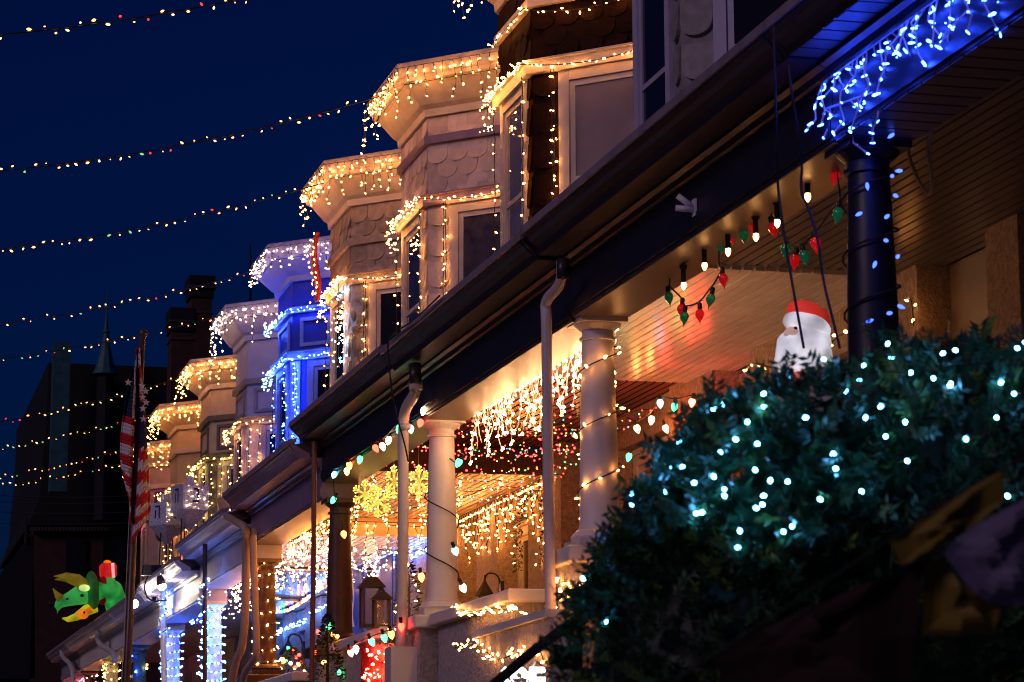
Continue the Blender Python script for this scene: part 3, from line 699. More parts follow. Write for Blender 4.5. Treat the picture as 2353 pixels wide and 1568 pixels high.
# ------------------------------------------------------------------ porch lights
# white porch: thick icicles along the beam
lines, pts = icicles([(5.04,16.55,4.84),(5.04,20.75,4.84)], .055, .08, .46, .085, .03)
string('icicle_lights', 'thick warm icicle lights on white wire along the inside of the white porch beam', 'icicle lights', lines, pts[:300], 'cwarm', 'mini', 'icicle lights in the porches', wire='wire_white', wr=.0045)
def helix(X, Y, r, z0, z1, turns, ph=0, n=16, cw=1):
    N = int(abs(turns)*n); return [Vector((X+r*math.cos(ph+cw*2*math.pi*i/n), Y+r*math.sin(ph+cw*2*math.pi*i/n), z0+(z1-z0)*i/N)) for i in range(N+1)]
def wrap(ci, cols, turns, step, label, kind='mini', z0=None, z1=None, r=.150, cw=1, solo=True, sockets=False, X=4.82):
    Y = YC[ci]+.05; l = helix(X, Y, r, z0, z1, turns, random.random()*6, cw=cw)
    pts = [p+Vector((p.x-X, p.y-Y, 0)).normalized()*.012 for p in sample(l, step, .01)]
    string('column_light_wrap', label, 'light string', [l], pts, cols, kind, 'light strings wound round the porch columns', solo=solo, sockets=sockets)
wrap(2, 'warm', 3.2, .16, 'warm mini lights wound loosely round the white column beside the hedge', z0=3.45, z1=4.70)
wrap(5, 'ewarm', 9, .11, 'warm mini lights wound tightly round the brown column by the twin tan drainpipes', z0=3.1, z1=4.42)
wrap(6, ['icy','icy','cool'], 11, .062, 'icy white lights wound round the white column by the dark drainpipe', z0=2.95, z1=4.25, kind='mini', solo=True)
wrap(7, ['icy','icy','blue'], 10, .062, 'blue white lights wound round the lavender column below the floodlight', z0=2.95, z1=4.15, kind='mini')
wrap(8, ['red','green','amber','blue','white'], 4, .22, 'multicoloured bulbs wound round the teal column', z0=2.95, z1=4.1, kind='c7', sockets=True)
wrap(9, 'gold', 9, .12, 'yellow lights wound round the cream column near the row end', z0=2.95, z1=4.2, solo=False)
wrap(10, ['pink','pinkwhite'], 10, .10, 'pink lights wound round the brown column near the row end', z0=2.95, z1=4.2, solo=False)
wrap(11, ['pink'], 10, .10, 'red pink lights wound round the last white column of the row', z0=2.95, z1=4.2, solo=False)
# brown porch: coloured net under the ceiling
net = []; strands = []
for r_ in range(13):
    Yr = 21.3+r_*.33; l = []
    for j in range(26):
        xx = 5.1+j*.073; l.append(Vector((xx, Yr+.10*math.sin(j*1.3+r_)+random.uniform(-.05,.05), 5.10-(.10 if r_ < 9 else .14+.05*(r_-8))-.10*math.sin(math.pi*j/25)*(r_ > 5)+random.uniform(-.02,.02))))
    strands.append(l); net += sample(l, .045 if r_ > 3 else .16, .03)
string('net_lights', 'net of small red, amber, green and white lights under the brown porch ceiling', 'light string', strands, net[-300:], ['n_red']*5+['n_amber']*2+['n_green','n_cream','n_cyan'], 'tiny', wr=.003)
string('net_lights', 'sparser coloured net lights at the hedge side of the brown porch ceiling', 'light string', [], net[:-300], ['n_red']*5+['n_amber']*2+['n_green','n_cream','n_cyan'], 'tiny', solo=False)
# C9 bulbs along the brown porch's beam and round its columns
C9 = [(974,944,'white'),(966,972,'red'),(944,986,'cyan'),(917,985,'green'),(893,1012,'white'),(879,1026,'white'),(863,1030,'red'),(827,1056,'green'),(803,1069,'orange'),(797,1083,'amber'),(768,1091,'cyan'),(766,1149,'green'),(790,1228,'orange')]
pts9 = [(W(x,y,X=4.60 if y < 1100 else 4.66), c) for x, y, c in C9]
def c9string(label, lines, bl, kind='c9', group='strings of large bulbs', wire='wire_dark', wr=.006):
    t = thing('large_bulb_string', lines[0][0], label, 'light string', group); w = MB()
    for l in lines: w.tube(l, wr, 5)
    for p, c in bl:
        d = Vector((random.uniform(-.6,.6), random.uniform(-.6,.6), -1)).normalized(); k = .034 if kind == 'c9' else .024
        sk = MB().tube([p-d*(k+.045), p-d*(k-.012)], .015 if kind == 'c9' else .011, 7).build('socket', M['socket'], t)
        place('bulb', bulbmesh(kind, c), p, t, d.to_track_quat('Z','Y'))
    w.build('wire', M[wire], t); return t
c9string('string of large coloured bulbs along the dark beam of the brown porch', [smooth([W(1010,918,X=4.6)]+[p+Vector((0,0,.06)) for p, c in pts9[:11]]), smooth([p+Vector((0,0,.06)) for p, c in pts9[10:]])], pts9)
Yc = YC[3]+.05
bl = [(W(1054,1063,X=4.70),'green'),(W(1046,1266,X=4.68),'cyan'),(W(968,1326,X=4.70),'orange'),(W(1064,1351,X=4.64),'white'),(W(1047,1190,X=5.0),'orange')]
c9string('large coloured bulbs wound round the white column beside the white coping', [helix(4.82, Yc, .145, 3.3, 4.45, 2.6, 2.2, cw=-1)], bl)
bl = [(W(1464,985,X=6.75),'hot_orange'),(W(1497,965,X=6.75),'hot_orange'),(W(1517,927,X=6.5),'cyan'),(W(1550,935,X=6.5),'green'),(W(1590,925,X=6.7),'hot_red'),(W(1445,1050,X=6.6),'green'),(W(1570,1010,X=6.8),'hot_orange'),(W(1620,960,X=6.8),'hot_red'),(W(1530,985,X=6.85),'hot_red')]
c9string('string of large bulbs hung inside the brown porch near the hedge', [smooth([W(1440,960,X=6.7)]+[p+Vector((0,0,.06)) for p, c in bl[:5]])], bl)
# tan porch
lines, pts = icicles([(6.96,25.6,4.93),(6.96,30.0,4.93)], .09, .08, .6, .11, .03)
string('icicle_lights', 'warm icicle lights hanging along the stucco front of the tan porch', 'icicle lights', lines, pts[:290], 'ewarm', 'mini', 'icicle lights in the porches')
lines, pts = icicles([(5.1,30.05,4.93),(7.0,30.05,4.93)], .11, .1, .55, .10, .03)
string('icicle_lights', 'warm icicle lights across the far end of the tan porch', 'icicle lights', lines, pts, 'ewarm', 'mini', 'icicle lights in the porches')
lines, pts = icicles([(5.05,25.7,4.66),(5.05,30.0,4.66)], .07, .05, .34, .10, .04)
string('icicle_lights', 'warm icicle lights along the inside of the beam of the tan porch', 'icicle lights', lines, pts[:290], 'ewarm', 'mini', 'icicle lights in the porches')
zz = []
for r_ in range(4): zz.append((1,-1)[r_%2] and [Vector((5.2+.45*r_+.12*math.sin(j*.9), 25.7+j*.27, 4.93-.05*abs(math.sin(j*1.1+r_)))) for j in range(17)])
zz = [sum([l if i % 2 == 0 else l[::-1] for i, l in enumerate(zz)], [])]
string('mini_light_string', 'sparse warm lights strung beneath the tan porch ceiling', 'light string', zz, [p for l in zz for p in sample(l, .17, .02)], 'ewarm', 'mini')
# lavender porch
lines, pts = icicles([(5.05,30.3,4.50),(5.05,34.5,4.50)], .06, .06, .45, .10, .05)
string('icicle_lights', 'pinkish icicle lights along the lavender-lit porch beam behind the twin drainpipes', 'icicle lights', lines, pts[:290], 'pinkwhite', 'mini', 'icicle lights in the porches')
lines, pts = icicles([(5.1,34.4,4.72),(7.0,34.4,4.72)], .07, .08, .4, .10, .05)
string('icicle_lights', 'pinkish icicle lights across the far end of the lavender porch', 'icicle lights', lines, pts, 'pinkwhite', 'mini', 'icicle lights in the porches', solo=False)
zz = []
for r_ in range(6): zz += [Vector((5.15+.33*r_+.10*math.sin(j*.9), 30.4+(j if r_ % 2 == 0 else 15-j)*.27, 4.74-.16*abs(math.sin(j*.8+r_)))) for j in range(16)]
string('mini_light_string', 'pinkish lights netted beneath the lavender porch ceiling', 'light string', [zz], sample(zz, .085, .04), 'pinkwhite', 'mini', solo=False)
l1 = [(7.0,30.4,4.72),(7.0,34.4,4.72)]  # unseen string added to turn the porch ceiling lavender
string('mini_light_string', 'added blue white lights along the top of the lavender porch wall', 'light string', [l1], sample(l1, .055, .03), 'icy', 'mini', solo=False)
l1 = [(6.9,34.9,4.5),(6.9,39.0,4.5)]  # string added for blue white light in this porch
string('mini_light_string', 'added blue white lights along the top of the blue porch wall', 'light string', [l1], sample(l1, .055, .03), ['icy','cool'], 'mini', solo=False)
mc = ['red','green','amber','blue','white','s_cream']
l1 = smooth([W(585,1336,X=6.6),W(610,1346,X=6.6),W(650,1340,X=6.6),W(690,1345,X=6.6),W(742,1330,X=6.6)])
c9string('string of multicoloured bulbs drooping across the lavender porch', [l1], [(p-Vector((0,0,.06)), random.choice(mc)) for p in sample(l1, .42)], 'c7')
l1 = smooth([W(752,1336,X=6.75),W(725,1352,X=6.75),W(690,1380,X=6.75),W(650,1402,X=6.75),W(560,1396,X=6.75),W(520,1385,X=6.75)])
c9string('row of multicoloured bulbs over the pale window of the lavender porch', [l1], [(p-Vector((0,0,.05)), random.choice(mc)) for p in sample(l1, .17)], 'c7')
# blue porch panel
bp_ = thing('light_panel', W(455,1395,X=5.3), 'blue light panel studded with icy white lights in the blue porch', 'light string')
a_ = W(455,1395,X=5.3)
pm = MB()
for i in range(6):
    for j in range(6): pm.obox(a_+Vector((.03*math.sin(i+j*.7), (i-3)*.22, (j-3)*.085)), Vector((.012,0,0)), Vector((0,.218,0)), Vector((0,0,.084)))
pm.build('cloth', M['tarp'], bp_)
for _ in range(46): place('bulb', bulbmesh('mini','icy'), a_+Vector((random.uniform(-.09,-.03), random.uniform(-.66,.66), random.uniform(-.27,.27))), bp_, rq())
# white pillar lights of the far porches
for (xa, ya_, xb, yb_, c_, lab, X_) in ((418,1530,415,1690,'icy','',5.3),): pass
lines, pts = icicles([W(245,1480,X=4.9), W(270,1420,X=4.9)], .05, .2, .9, .10, .03)
string('icicle_lights', 'warm icicle lights hanging beside the flag pole at the far porches', 'icicle lights', lines, pts, 'warm', 'mini', 'icicle lights in the porches', solo=False)
lines, pts = icicles([W(172,1530,X=5.0), W(205,1490,X=5.0)], .06, .2, .8, .10, .03)
string('icicle_lights', 'pink icicle lights in the last porch of the row', 'icicle lights', lines, pts, 'pink', 'mini', 'icicle lights in the porches', solo=False)

for (x, y, X_, lab) in ((376,1420,4.5,'added icy blue lights wound round the white drainpipe below the floodlight'), (470,1400,4.40,'added icy blue lights wound round the dark drainpipe of the lavender porch')):  # wraps added to raise the blue light of the far porches
    p = W(x,y,X=X_); l = helix(p.x, p.y, .065, 2.95, W(x,1330,X=X_).z, 8, 0, 10)
    string('added_pipe_wrap', lab, 'light string', [l], sample(l, .075, .02), ['icy','icy','cool'], 'mini', 'light strings added round drainpipes', solo=False)
l1 = [(6.9,39.2,4.4),(6.9,43.3,4.4)]  # string added to brighten the far porch
string('mini_light_string', 'added blue white lights along the top of the white porch wall', 'light string', [l1], sample(l1, .055, .03), ['icy','cool'], 'mini', solo=False)
# white porch wall lights
wl = [smooth([W(1040,1395,X=4.62),W(1080,1408,X=4.62),W(1130,1398,X=4.62),W(1200,1405,X=4.62),W(1215,1430,X=4.62)]), smooth([W(1045,1490,X=4.32),W(1075,1475,X=4.32),W(1110,1490,X=4.32),W(1140,1520,X=4.32),W(1190,1500,X=4.32),W(1240,1490,X=4.32),W(1250,1520,X=4.32)])]
string('mini_light_string', 'warm mini lights looped over the stucco wall below the white coping', 'light string', wl, [p for l in wl for p in sample(l, .055, .035)], 'warm', 'mini')
wl = [smooth([W(1275,1340,X=4.55),W(1300,1350,X=4.55),W(1330,1345,X=4.55),W(1350,1370,X=4.55),W(1310,1400,X=4.55),W(1290,1440,X=4.55)]), [W(1280,1350,X=4.55),W(1283,1470,X=4.55)], [W(1315,1345,X=4.55),W(1310,1460,X=4.55)]]
string('mini_light_string', 'warm mini lights tangled on the wall between the white column and the hedge', 'light string', wl, [p for l in wl for p in sample(l, .05, .03)], 'warm', 'mini')
wl = [[W(1335,1030,X=6.93),W(1338,1240,X=6.93)], [W(1262,1080,X=6.93),W(1258,1260,X=6.93)]]
string('mini_light_string', 'warm mini lights down the stucco pillar between brown and tan porches', 'light string', wl, [p for l in wl for p in sample(l, .09, .05)], 'warm', 'mini')
wl = [smooth([W(1400,1150,X=5.2),W(1412,1200,X=5.2),W(1398,1240,X=5.2),W(1440,1245,X=5.2)])]
string('mini_light_string', 'warm mini lights trailing behind the white column beside the hedge', 'light string', wl, sample(wl[0], .07, .03), 'warm', 'mini')
a, b_ = W(1095,1468,X=4.35), W(1262,1418,X=4.35)
ckw = MB().obox(a-Vector((0,0,1.2)), b_-a, Vector((.16,0,0)), Vector((0,0,1.2))).build('step_wall', M['stucco_grey'], H['C'])
MB().obox(a+Vector((-.03,0,.001)), b_-a, Vector((.22,0,0)), Vector((0,0,.05))).build('coping', M['white_paint'], ckw)
# grey porch: string behind the blower-mould figure
wl = smooth([W(1700,860,X=5.5),W(1735,830,X=5.5),W(1780,850,X=5.55),W(1850,850,X=5.6),W(1900,805,X=5.6),W(1920,775,X=5.6),W(1945,765,X=5.6),W(1965,750,X=5.6)])
string('mini_light_string', 'short run of warm mini lights behind the glowing bearded figure', 'light string', [wl], sample(wl, .10, .02), 'warm', 'mini')
wl = smooth([W(2080,690,X=6.9),W(2095,680,X=6.9),W(2100,750,X=6.9)])
string('mini_light_string', 'few warm mini lights on the stucco pillar beside the black window', 'light string', [wl], sample(wl, .10, .02), 'warm', 'mini')

# ornaments and clear bulbs of the grey porch
def orn_mesh(mm):
    return MB().lathe([(.0015,-.066),(.004,-.052),(.010,-.040),(.022,-.022),(.028,-.004),(.027,.010),(.019,.024),(.011,.030)], seg=16).mesh('ornament_bulb', mm, smooth=True)
OM = {'r': orn_mesh(M['ornament_red']), 'g': orn_mesh(M['ornament_green'])}
cap_me = MB().lathe([(.012,.027),(.014,.031),(.014,.064),(.006,.070)], seg=10).mesh('ornament_cap', M['socket'], smooth=True)
XO = 4.86
chains = [[(1945,300),(1930,360),(1920,402,'r'),(1932,455),(1925,490,'g'),(1885,520),(1874,558,'r'),(1848,588,'g'),(1827,598,'r'),(1805,572,'g'),(1790,530),(1776,524,'r'),(1755,470),(1736,466,'g'),(1731,520,'r'),(1708,540,'g'),(1681,540,'r'),(1655,562,'g'),(1650,615),(1662,640,'r'),(1640,655),(1633,687,'g'),(1608,722,'r'),(1575,705),(1573,728,'g'),(1566,710,'r'),(1545,665),(1537,682,'g'),(1540,640),(1527,625,'r')]]
ot = thing('ornament_light_string', W(1945,300,X=XO), 'drooping string of red and green teardrop ornament bulbs in the grey porch', 'light string')
wp = [W(c[0],c[1]-(26 if len(c) == 3 else 0),X=XO) for c in chains[0]]
MB().tube(smooth(wp,2), .0055, 5).build('wire', M['wire_dark'], ot)
for c in chains[0]:
    if len(c) == 3:
        q = Vector((random.uniform(-.25,.25), random.uniform(-.2,.2), 1)).to_track_quat('Z','Y')
        o = place('ornament_bulb', OM[c[2]], W(c[0],c[1],X=XO), ot, q)
        k_ = bpy.data.objects.new('ornament_cap', cap_me); col.objects.link(k_); k_.parent = o
lt = [(1856,452),(1786,512),(1737,544),(1673,578),(1619,611),(1571,656)]
bl = [(W(x,y,X=4.80),'warm') for x, y in lt]
t_ = thing('clear_bulb_string', bl[0][0], 'string of clear warm bulbs in black sockets below the grey porch beam', 'light string')
w_ = MB().tube(smooth([p+Vector((0,0,.13)) for p, c in bl]), .006, 5)
for p, c in bl:
    place('bulb', bulbmesh('c7','clear'), p, t_, Vector((0,0,-1)).to_track_quat('Z','Y'), (.8,.8,.95))
    w_.tube([p+Vector((0,0,.016)), p+Vector((0,0,.10))], .016, 8); w_.tube([p+Vector((0,0,.10)), p+Vector((0,0,.125))], .024, 8)
w_.build('wire', M['wire_dark'], t_)
wl = [p+Vector((.12,.15+.0*i,.13)) for i, (p, c) in enumerate(bl)]
for i, cab in enumerate(([(1778,60),(1783,250),(1784,400),(1798,520),(1820,650),(1847,800)], [(1812,150),(1822,240),(1845,370),(1838,440),(1860,480),(1882,560),(1890,640),(1915,740),(1930,800)])):
    tag(MB().tube(smooth([W(x,y,X=4.27 if y < 300 else 4.45) for x, y in cab]), .0065, 6).build('hanging_cable', M['wire_dark']), ['straight black power cord hanging from the gutter past the bearded figure','kinked black power cord looping from the gutter towards the blue-lit column'][i], 'cord')
tag(MB().tube(smooth([W(x,y,X=5.6) for x, y in [(2140,255),(2145,285),(2130,345),(2145,420),(2137,456),(2112,420),(2095,380),(2085,345),(2098,285),(2110,262)]]), .010, 6).build('rope_light', M['wire_white']), 'unlit loop of pale rope light hanging from the darkest porch ceiling', 'rope light')
fh = thing('pole_bracket', W(1590,478,X=4.6), 'small white twin pole bracket screwed to the dark porch beam', 'bracket')
p_ = W(1598,478,X=4.615)
MB().box(p_.x-.012,p_.x-.001,p_.y-.03,p_.y+.03,p_.z-.05,p_.z+.05).build('plate', M['white_paint'], fh)
MB().tube([p_+Vector((-.01,0,-.01)), p_+Vector((-.11,.03,0))], .018, 10).tube([p_+Vector((-.01,0,.0)), p_+Vector((-.10,.02,.07))], .018, 10).build('socket', M['white_paint'], fh, smooth=True)

# blue porch of the darkest house
lines, pts = icicles([(4.60,11.55,5.12),(4.60,9.2,5.12)], .065, .08, .36, .10, .06)
lb, pb = icicles([(4.60,11.5,4.98),(4.60,10.9,4.9)], .12, .1, .3, .12, .06)
string('icicle_lights', 'bright blue icicle lights clustered along the eave above the blue-lit column', 'icicle lights', lines+lb, pts+pb, 'blue', 'led', 'icicle lights in the porches', wire='wire_white', wr=.005)
Yb = YC[1]+.05
l = helix(4.82, Yb, .14, 3.3, 4.72, 5, 1.0)
BP = [(2048,312),(1960,318),(1960,390),(1957,423),(1993,428),(2050,405),(2066,393),(2058,450),(1974,492),(2038,498),(1960,557),(2036,553),(2063,590),(1956,618),(2010,608),(1998,738),(2044,720),(2070,705)]
blc = [(W(x,y,X=4.70 if 1970 < x < 2045 else 4.82), 'blue') for x, y in BP]
GM['deepblue'] = glow('lamp_deepblue', (.05,.12,1), 4)
t_ = thing('column_light_wrap', (4.82,Yb,3.3), 'large blue bulbs wound round the black column at the hedge', 'light string', 'light strings wound round the porch columns')
MB().tube(l, .006, 5).build('wire', M['wire_dark'], t_)
for p, c in blc: place('bulb', bulbmesh('c7','deepblue'), p, t_, rq(1.4), (.45,.45,.7))

# ------------------------------------------------------------------ remesh helper for moulded shapes
def moulded(o, vox, it=6):
    r_ = o.modifiers.new('remesh', 'REMESH'); r_.mode = 'VOXEL'; r_.voxel_size = vox; r_.use_smooth_shade = True
    s_ = o.modifiers.new('smooth', 'SMOOTH'); s_.factor = .5; s_.iterations = it
    return o

# ------------------------------------------------------------------ glowing bearded figure (moulded plastic) on the porch wall
cS = W(1848,745,X=4.85); k = .00236          # metres per picture unit there
SR, SU, ST = Vector((1,0,0)), Vector((0,0,1)), Vector((0,-1,0))
def sp(x, y, d=0): return cS+SR*((x-1848)*k)+SU*((745-y)*k)+ST*d
sb = thing('bearded_figure', sp(1850,1010), 'glowing white plastic Father Christmas with red cap rising behind the hedge', 'figure')
b = MB()
b.ell(sp(1852,775), (.115,.10,.13)); b.ell(sp(1868,790), (.10,.10,.12))
for p, r_ in (((1812,792),.07),((1806,812),.062),((1798,830),.05),((1788,842),.036),((1880,815),.075),((1872,850),.08),((1850,842),.08),((1893,840),.06)): b.ell(sp(*p), (r_,.085,r_))
b.ell(sp(1818,786), (.055,.09,.03)); b.ell(sp(1836,782), (.05,.10,.03))
body = moulded(b.build('head', M['santa_white'], sb, smooth=True), .011, 5)
b = MB()
b.ell(sp(1847,745), (.118,.118,.062), rot=Matrix.Rotation(R(16),3,'Y').to_quaternion()); b.ell(sp(1862,748), (.120,.12,.058), rot=Matrix.Rotation(R(24),3,'Y').to_quaternion())
moulded(b.build('cap_fur', M['santa_white'], sb, smooth=True), .011, 4)
b = MB(); b.ell(sp(1850,718), (.105,.10,.062), rot=Matrix.Rotation(R(12),3,'Y').to_quaternion()); b.ell(sp(1872,728), (.085,.085,.06)); b.ell(sp(1884,738), (.06,.06,.07))
moulded(b.build('cap', M['santa_red'], sb, smooth=True), .011, 4)
MB().ell(sp(1810,768,.045), (.036,.055,.028)).ell(sp(1797,774,.05), (.016,.018,.015)).build('face', M['santa_skin'], sb, smooth=True)
MB().ell(sp(1812,763,.095), (.011,.008,.009), 8, 6).build('eye', M['santa_ink'], sb, smooth=True)
b = MB(); b.lathe([(.16,0),(.20,.12),(.21,.22),(.17,.30),(.10,.36)], sp(1855,1010)+Vector((0,0,.0)), 20)
b.build('coat', M['santa_red'], sb, smooth=True)
MB().box(4.6,5.1,cS.y-.25,cS.y+.25,2.3,sp(1855,1010).z-.002).build('crate', M['pipe_brown']) and None
cr_ = bpy.data.objects['crate']; tag(cr_, 'plain brown box under the glowing bearded figure', 'box')

# ------------------------------------------------------------------ hedge
hc = W(2245,1440,Y=7.1); hr = Vector((1.08,.86,.80)); h4 = W(1640,1560,Y=6.8); hr4 = Vector((.40,.40,.45)); h2 = W(2640,1425,Y=6.6); hr2 = Vector((.62,.66,.70)); h3 = W(1785,1170,Y=6.75); hr3 = Vector((.30,.32,.30))
hedge = thing('hedge', (hc.x,hc.y,1.2), 'big rounded evergreen hedge dotted with cool white lights', 'hedge')
def inside(p, s=1.0):
    return any(sum(((p[i]-c[i])/(r_[i]*s))**2 for i in range(3)) < 1 for c, r_ in ((hc,hr),(h2,hr2)))
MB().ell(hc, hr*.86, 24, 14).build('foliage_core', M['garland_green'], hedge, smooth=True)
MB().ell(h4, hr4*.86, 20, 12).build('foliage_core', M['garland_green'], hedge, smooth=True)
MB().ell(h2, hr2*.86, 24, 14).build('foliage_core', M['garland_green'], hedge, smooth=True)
fo = MB(); rnd = random.Random(5); tw = MB()
eye = Vector((0,0,EYE))
def spray(p, n, big):
    """a short shoot with flat needles"""
    d = (n*1.0+Vector((rnd.uniform(-1,1),rnd.uniform(-1,1),rnd.uniform(-.5,1)))*.9).normalized()
    L = rnd.uniform(.05,.12)*big; mi = rnd.choices((0,1,2),(.45,.42,.13))[0]
    side = d.cross(Vector((rnd.uniform(-1,1),rnd.uniform(-1,1),rnd.uniform(-1,1))))
    if side.length < .1: return
    side.normalize(); nn = 7
    for i in range(nn):
        q = p+d*(L*i/nn); 
        for s_ in (-1,1):
            e = (side*s_*.8+d*.75+Vector((rnd.uniform(-.3,.3),)*3)).normalized(); l = rnd.uniform(.026,.045)*big; w_ = d.cross(e).cross(e).normalized()*.0046*big
            fo.face([q-w_, q+e*l*.5-w_*1.3, q+e*l, q+e*l*.5+w_*1.3], mi)
for c, r_, N_ in ((hc,hr,8600),(h2,hr2,2000),(h3,hr3,1700),(h4,hr4,2200)):
    k_ = 0
    while k_ < N_:
        v = Vector((rnd.gauss(0,1),rnd.gauss(0,1),rnd.gauss(0,1))).normalized()
        if v.y > .45: continue
        p = Vector((c.x+v.x*r_.x, c.y+v.y*r_.y, c.z+v.z*r_.z)); n = Vector((v.x/r_.x,v.y/r_.y,v.z/r_.z)).normalized()
        f_ = .90+.10*rnd.random()+.09*noise.noise(p*3.2)
        p = c+(p-c)*f_; k_ += 1
        spray(p, n, rnd.choice((.45,.55,.65,.75,.9,1.2)))
for _ in range(160):                                     # longer shoots that break the outline
    v = Vector((rnd.gauss(0,1),rnd.gauss(0,1)-.4,abs(rnd.gauss(0,1)))).normalized()
    p = Vector((hc.x+v.x*hr.x, hc.y+v.y*hr.y, hc.z+v.z*hr.z)); d = (v+Vector((rnd.uniform(-.7,.7),rnd.uniform(-.7,.7),rnd.uniform(-.1,.8)))).normalized()
    tw.tube([p-d*.08, p+d*.05, p+d*rnd.uniform(.08,.13)], [.004,.003,.0015], 4)
    for q in (.0,.03,.06): spray(p+d*q, d, .9)
fo_ = fo.build('foliage', [M['leaf_a'],M['leaf_b'],M['leaf_c']], hedge); fo_['kind'] = 'stuff'
tw_ = tw.build('twigs', M['twig'], hedge); tw_['kind'] = 'stuff'
MB().tube([(hc.x,hc.y,1.15),(hc.x,hc.y,1.7)], [.07,.05], 8).build('trunk', M['twig'], hedge)
def onhedge(x, y):
    d = ray(x, y).normalized(); best = None
    for c, r_ in ((hc,hr*1.09),(h2,hr2*1.10),(h3,hr3*1.13),(h4,hr4*1.1)):
        o_ = Vector(((eye.x-c.x)/r_.x,(eye.y-c.y)/r_.y,(eye.z-c.z)/r_.z)); e = Vector((d.x/r_.x,d.y/r_.y,d.z/r_.z))
        A_, B_, C_ = e.dot(e), 2*o_.dot(e), o_.dot(o_)-1; D_ = B_*B_-4*A_*C_
        if D_ > 0:
            t = (-B_-math.sqrt(D_))/(2*A_)
            if best is None or t < best: best = t
    return eye+d*(best-.012) if best else None
HL = [(1485,790),(1540,780),(1585,805),(1600,800)]
HL = [(1902,790),(1893,826),(1824,830),(1813,866),(2000,765),(1915,1043),(2048,822),(2040,790),(2107,742),(2235,750),(2290,742),(2195,805),(2352,790),(2167,812),(1700,818),(1680,880),(1660,930),(1725,880),(1755,905),(1590,905),(1585,930),(1620,890),(1640,940),(1560,1000),(1560,1015),(1545,1075),(1500,1025),(1492,1005),(1525,1070),(1480,1060),(1568,1073),(1595,1110),(1450,1135),(1452,1160),(1600,1180),(1665,1140),(1740,1020),(1655,1040),(1770,1105),(1852,960),(1700,1220),(1695,1258),(1752,1160),(1800,1222),(1885,1148),(2035,1003),(2080,970),(2085,1060),(2185,882),(2092,857),(1975,872),(1980,1130),(1820,1210),(1395,1430),(1340,1330),(1350,1370),(1390,1225),(1375,1245),(1430,1150),(1810,1107),(1735,1080),(2300,880),(2290,960),(2330,905),(2220,1010),(2315,1140),(1480,985),(1640,1095),(1530,1130),(2145,870),(1945,900),(1690,1010)]
for _ in range(36):
    x_, y_ = rnd.uniform(1330,2353), rnd.uniform(760,1500)
    if (x_-1300)/1050+(1568-y_)/800 > .75 and y_ < 1250-(.35*(x_-1900) if x_ > 1900 else 0): HL.append((x_,y_))
hp = [onhedge(x,y) for x, y in HL]; hp = [p for p in hp if p]
ht = thing('hedge_light_net', hp[0], 'cool white lights spread over the evergreen hedge', 'light string')
for p in hp: place('bulb', bulbmesh('dot','cool'), p, ht, rq(1.5))
order = sorted(hp, key=lambda p: (round(p.z*3), p.x*(1 if round(p.z*3) % 2 else -1)))
cw_ = MB(); cw_.tube([hc+(p-hc)*.95 for p in order], .003, 4); o = cw_.build('wire', M['wire_dark'], ht)

# ------------------------------------------------------------------ collapsed nylon inflatable in front of the hedge
def sheet(outline, Y, bul, nrow=8):
    """puffed closed cushion over a picture outline at distance Y"""
    P = [W(x,y,Y=Y) for x, y in outline]; c = sum(P, Vector())/len(P); b = MB(); n = len(P)
    for sgn in (-1,1):
        rings = [[c+(p-c)*(1-i/nrow)+Vector((0, sgn*bul*(.3+math.sin(math.pi/2*i/nrow))+.012*math.sin(5*i/nrow+2*math.pi*j*2/n), 0)) for j, p in enumerate(P)] for i in range(nrow)]
        for i in range(nrow-1):
            for j in range(n):
                f = [rings[i][j], rings[i][(j+1)%n], rings[i+1][(j+1)%n], rings[i+1][j]]; b.face(f if sgn < 0 else f[::-1])
        b.face(rings[-1] if sgn < 0 else rings[-1][::-1])
    return b
FY = 4.0
inf = thing('flag_line', W(2353,1060,Y=FY), 'dim row of small cloth flags on a cord before the hedge', 'flags')
def cloth(name, outline, mm, d=0):
    o = sheet(outline, FY+d, .006, 6).build(name, M[mm], inf, smooth=True); return o
cloth('yellow_flag', [(2045,1245),(2100,1205),(2160,1165),(2230,1122),(2295,1085),(2300,1150),(2255,1195),(2200,1235),(2150,1262),(2120,1278),(2090,1290),(2065,1300)], 'yellow_nylon')
cloth('violet_flag', [(2168,1272),(2200,1240),(2250,1205),(2330,1160),(2420,1110),(2450,1230),(2450,1350),(2390,1385),(2330,1395),(2270,1385),(2235,1365),(2200,1325)], 'violet_sheet', -.05)
cloth('yellow_flag', [(2125,1290),(2175,1282),(2200,1330),(2240,1370),(2300,1400),(2290,1455),(2200,1462),(2110,1460)], 'yellow_nylon', .03)
cloth('red_flag', [(1640,1505),(1750,1450),(1850,1400),(2000,1335),(2120,1285),(2108,1460),(2090,1640),(1850,1640),(1680,1640)], 'red_nylon', .02)
MB().tube(smooth([W(1500,1600,Y=FY), W(1640,1505,Y=FY), W(2045,1240,Y=FY), W(2295,1083,Y=FY), W(2500,960,Y=FY)]), .0025, 5).build('cord', M['wire_dark'], inf)
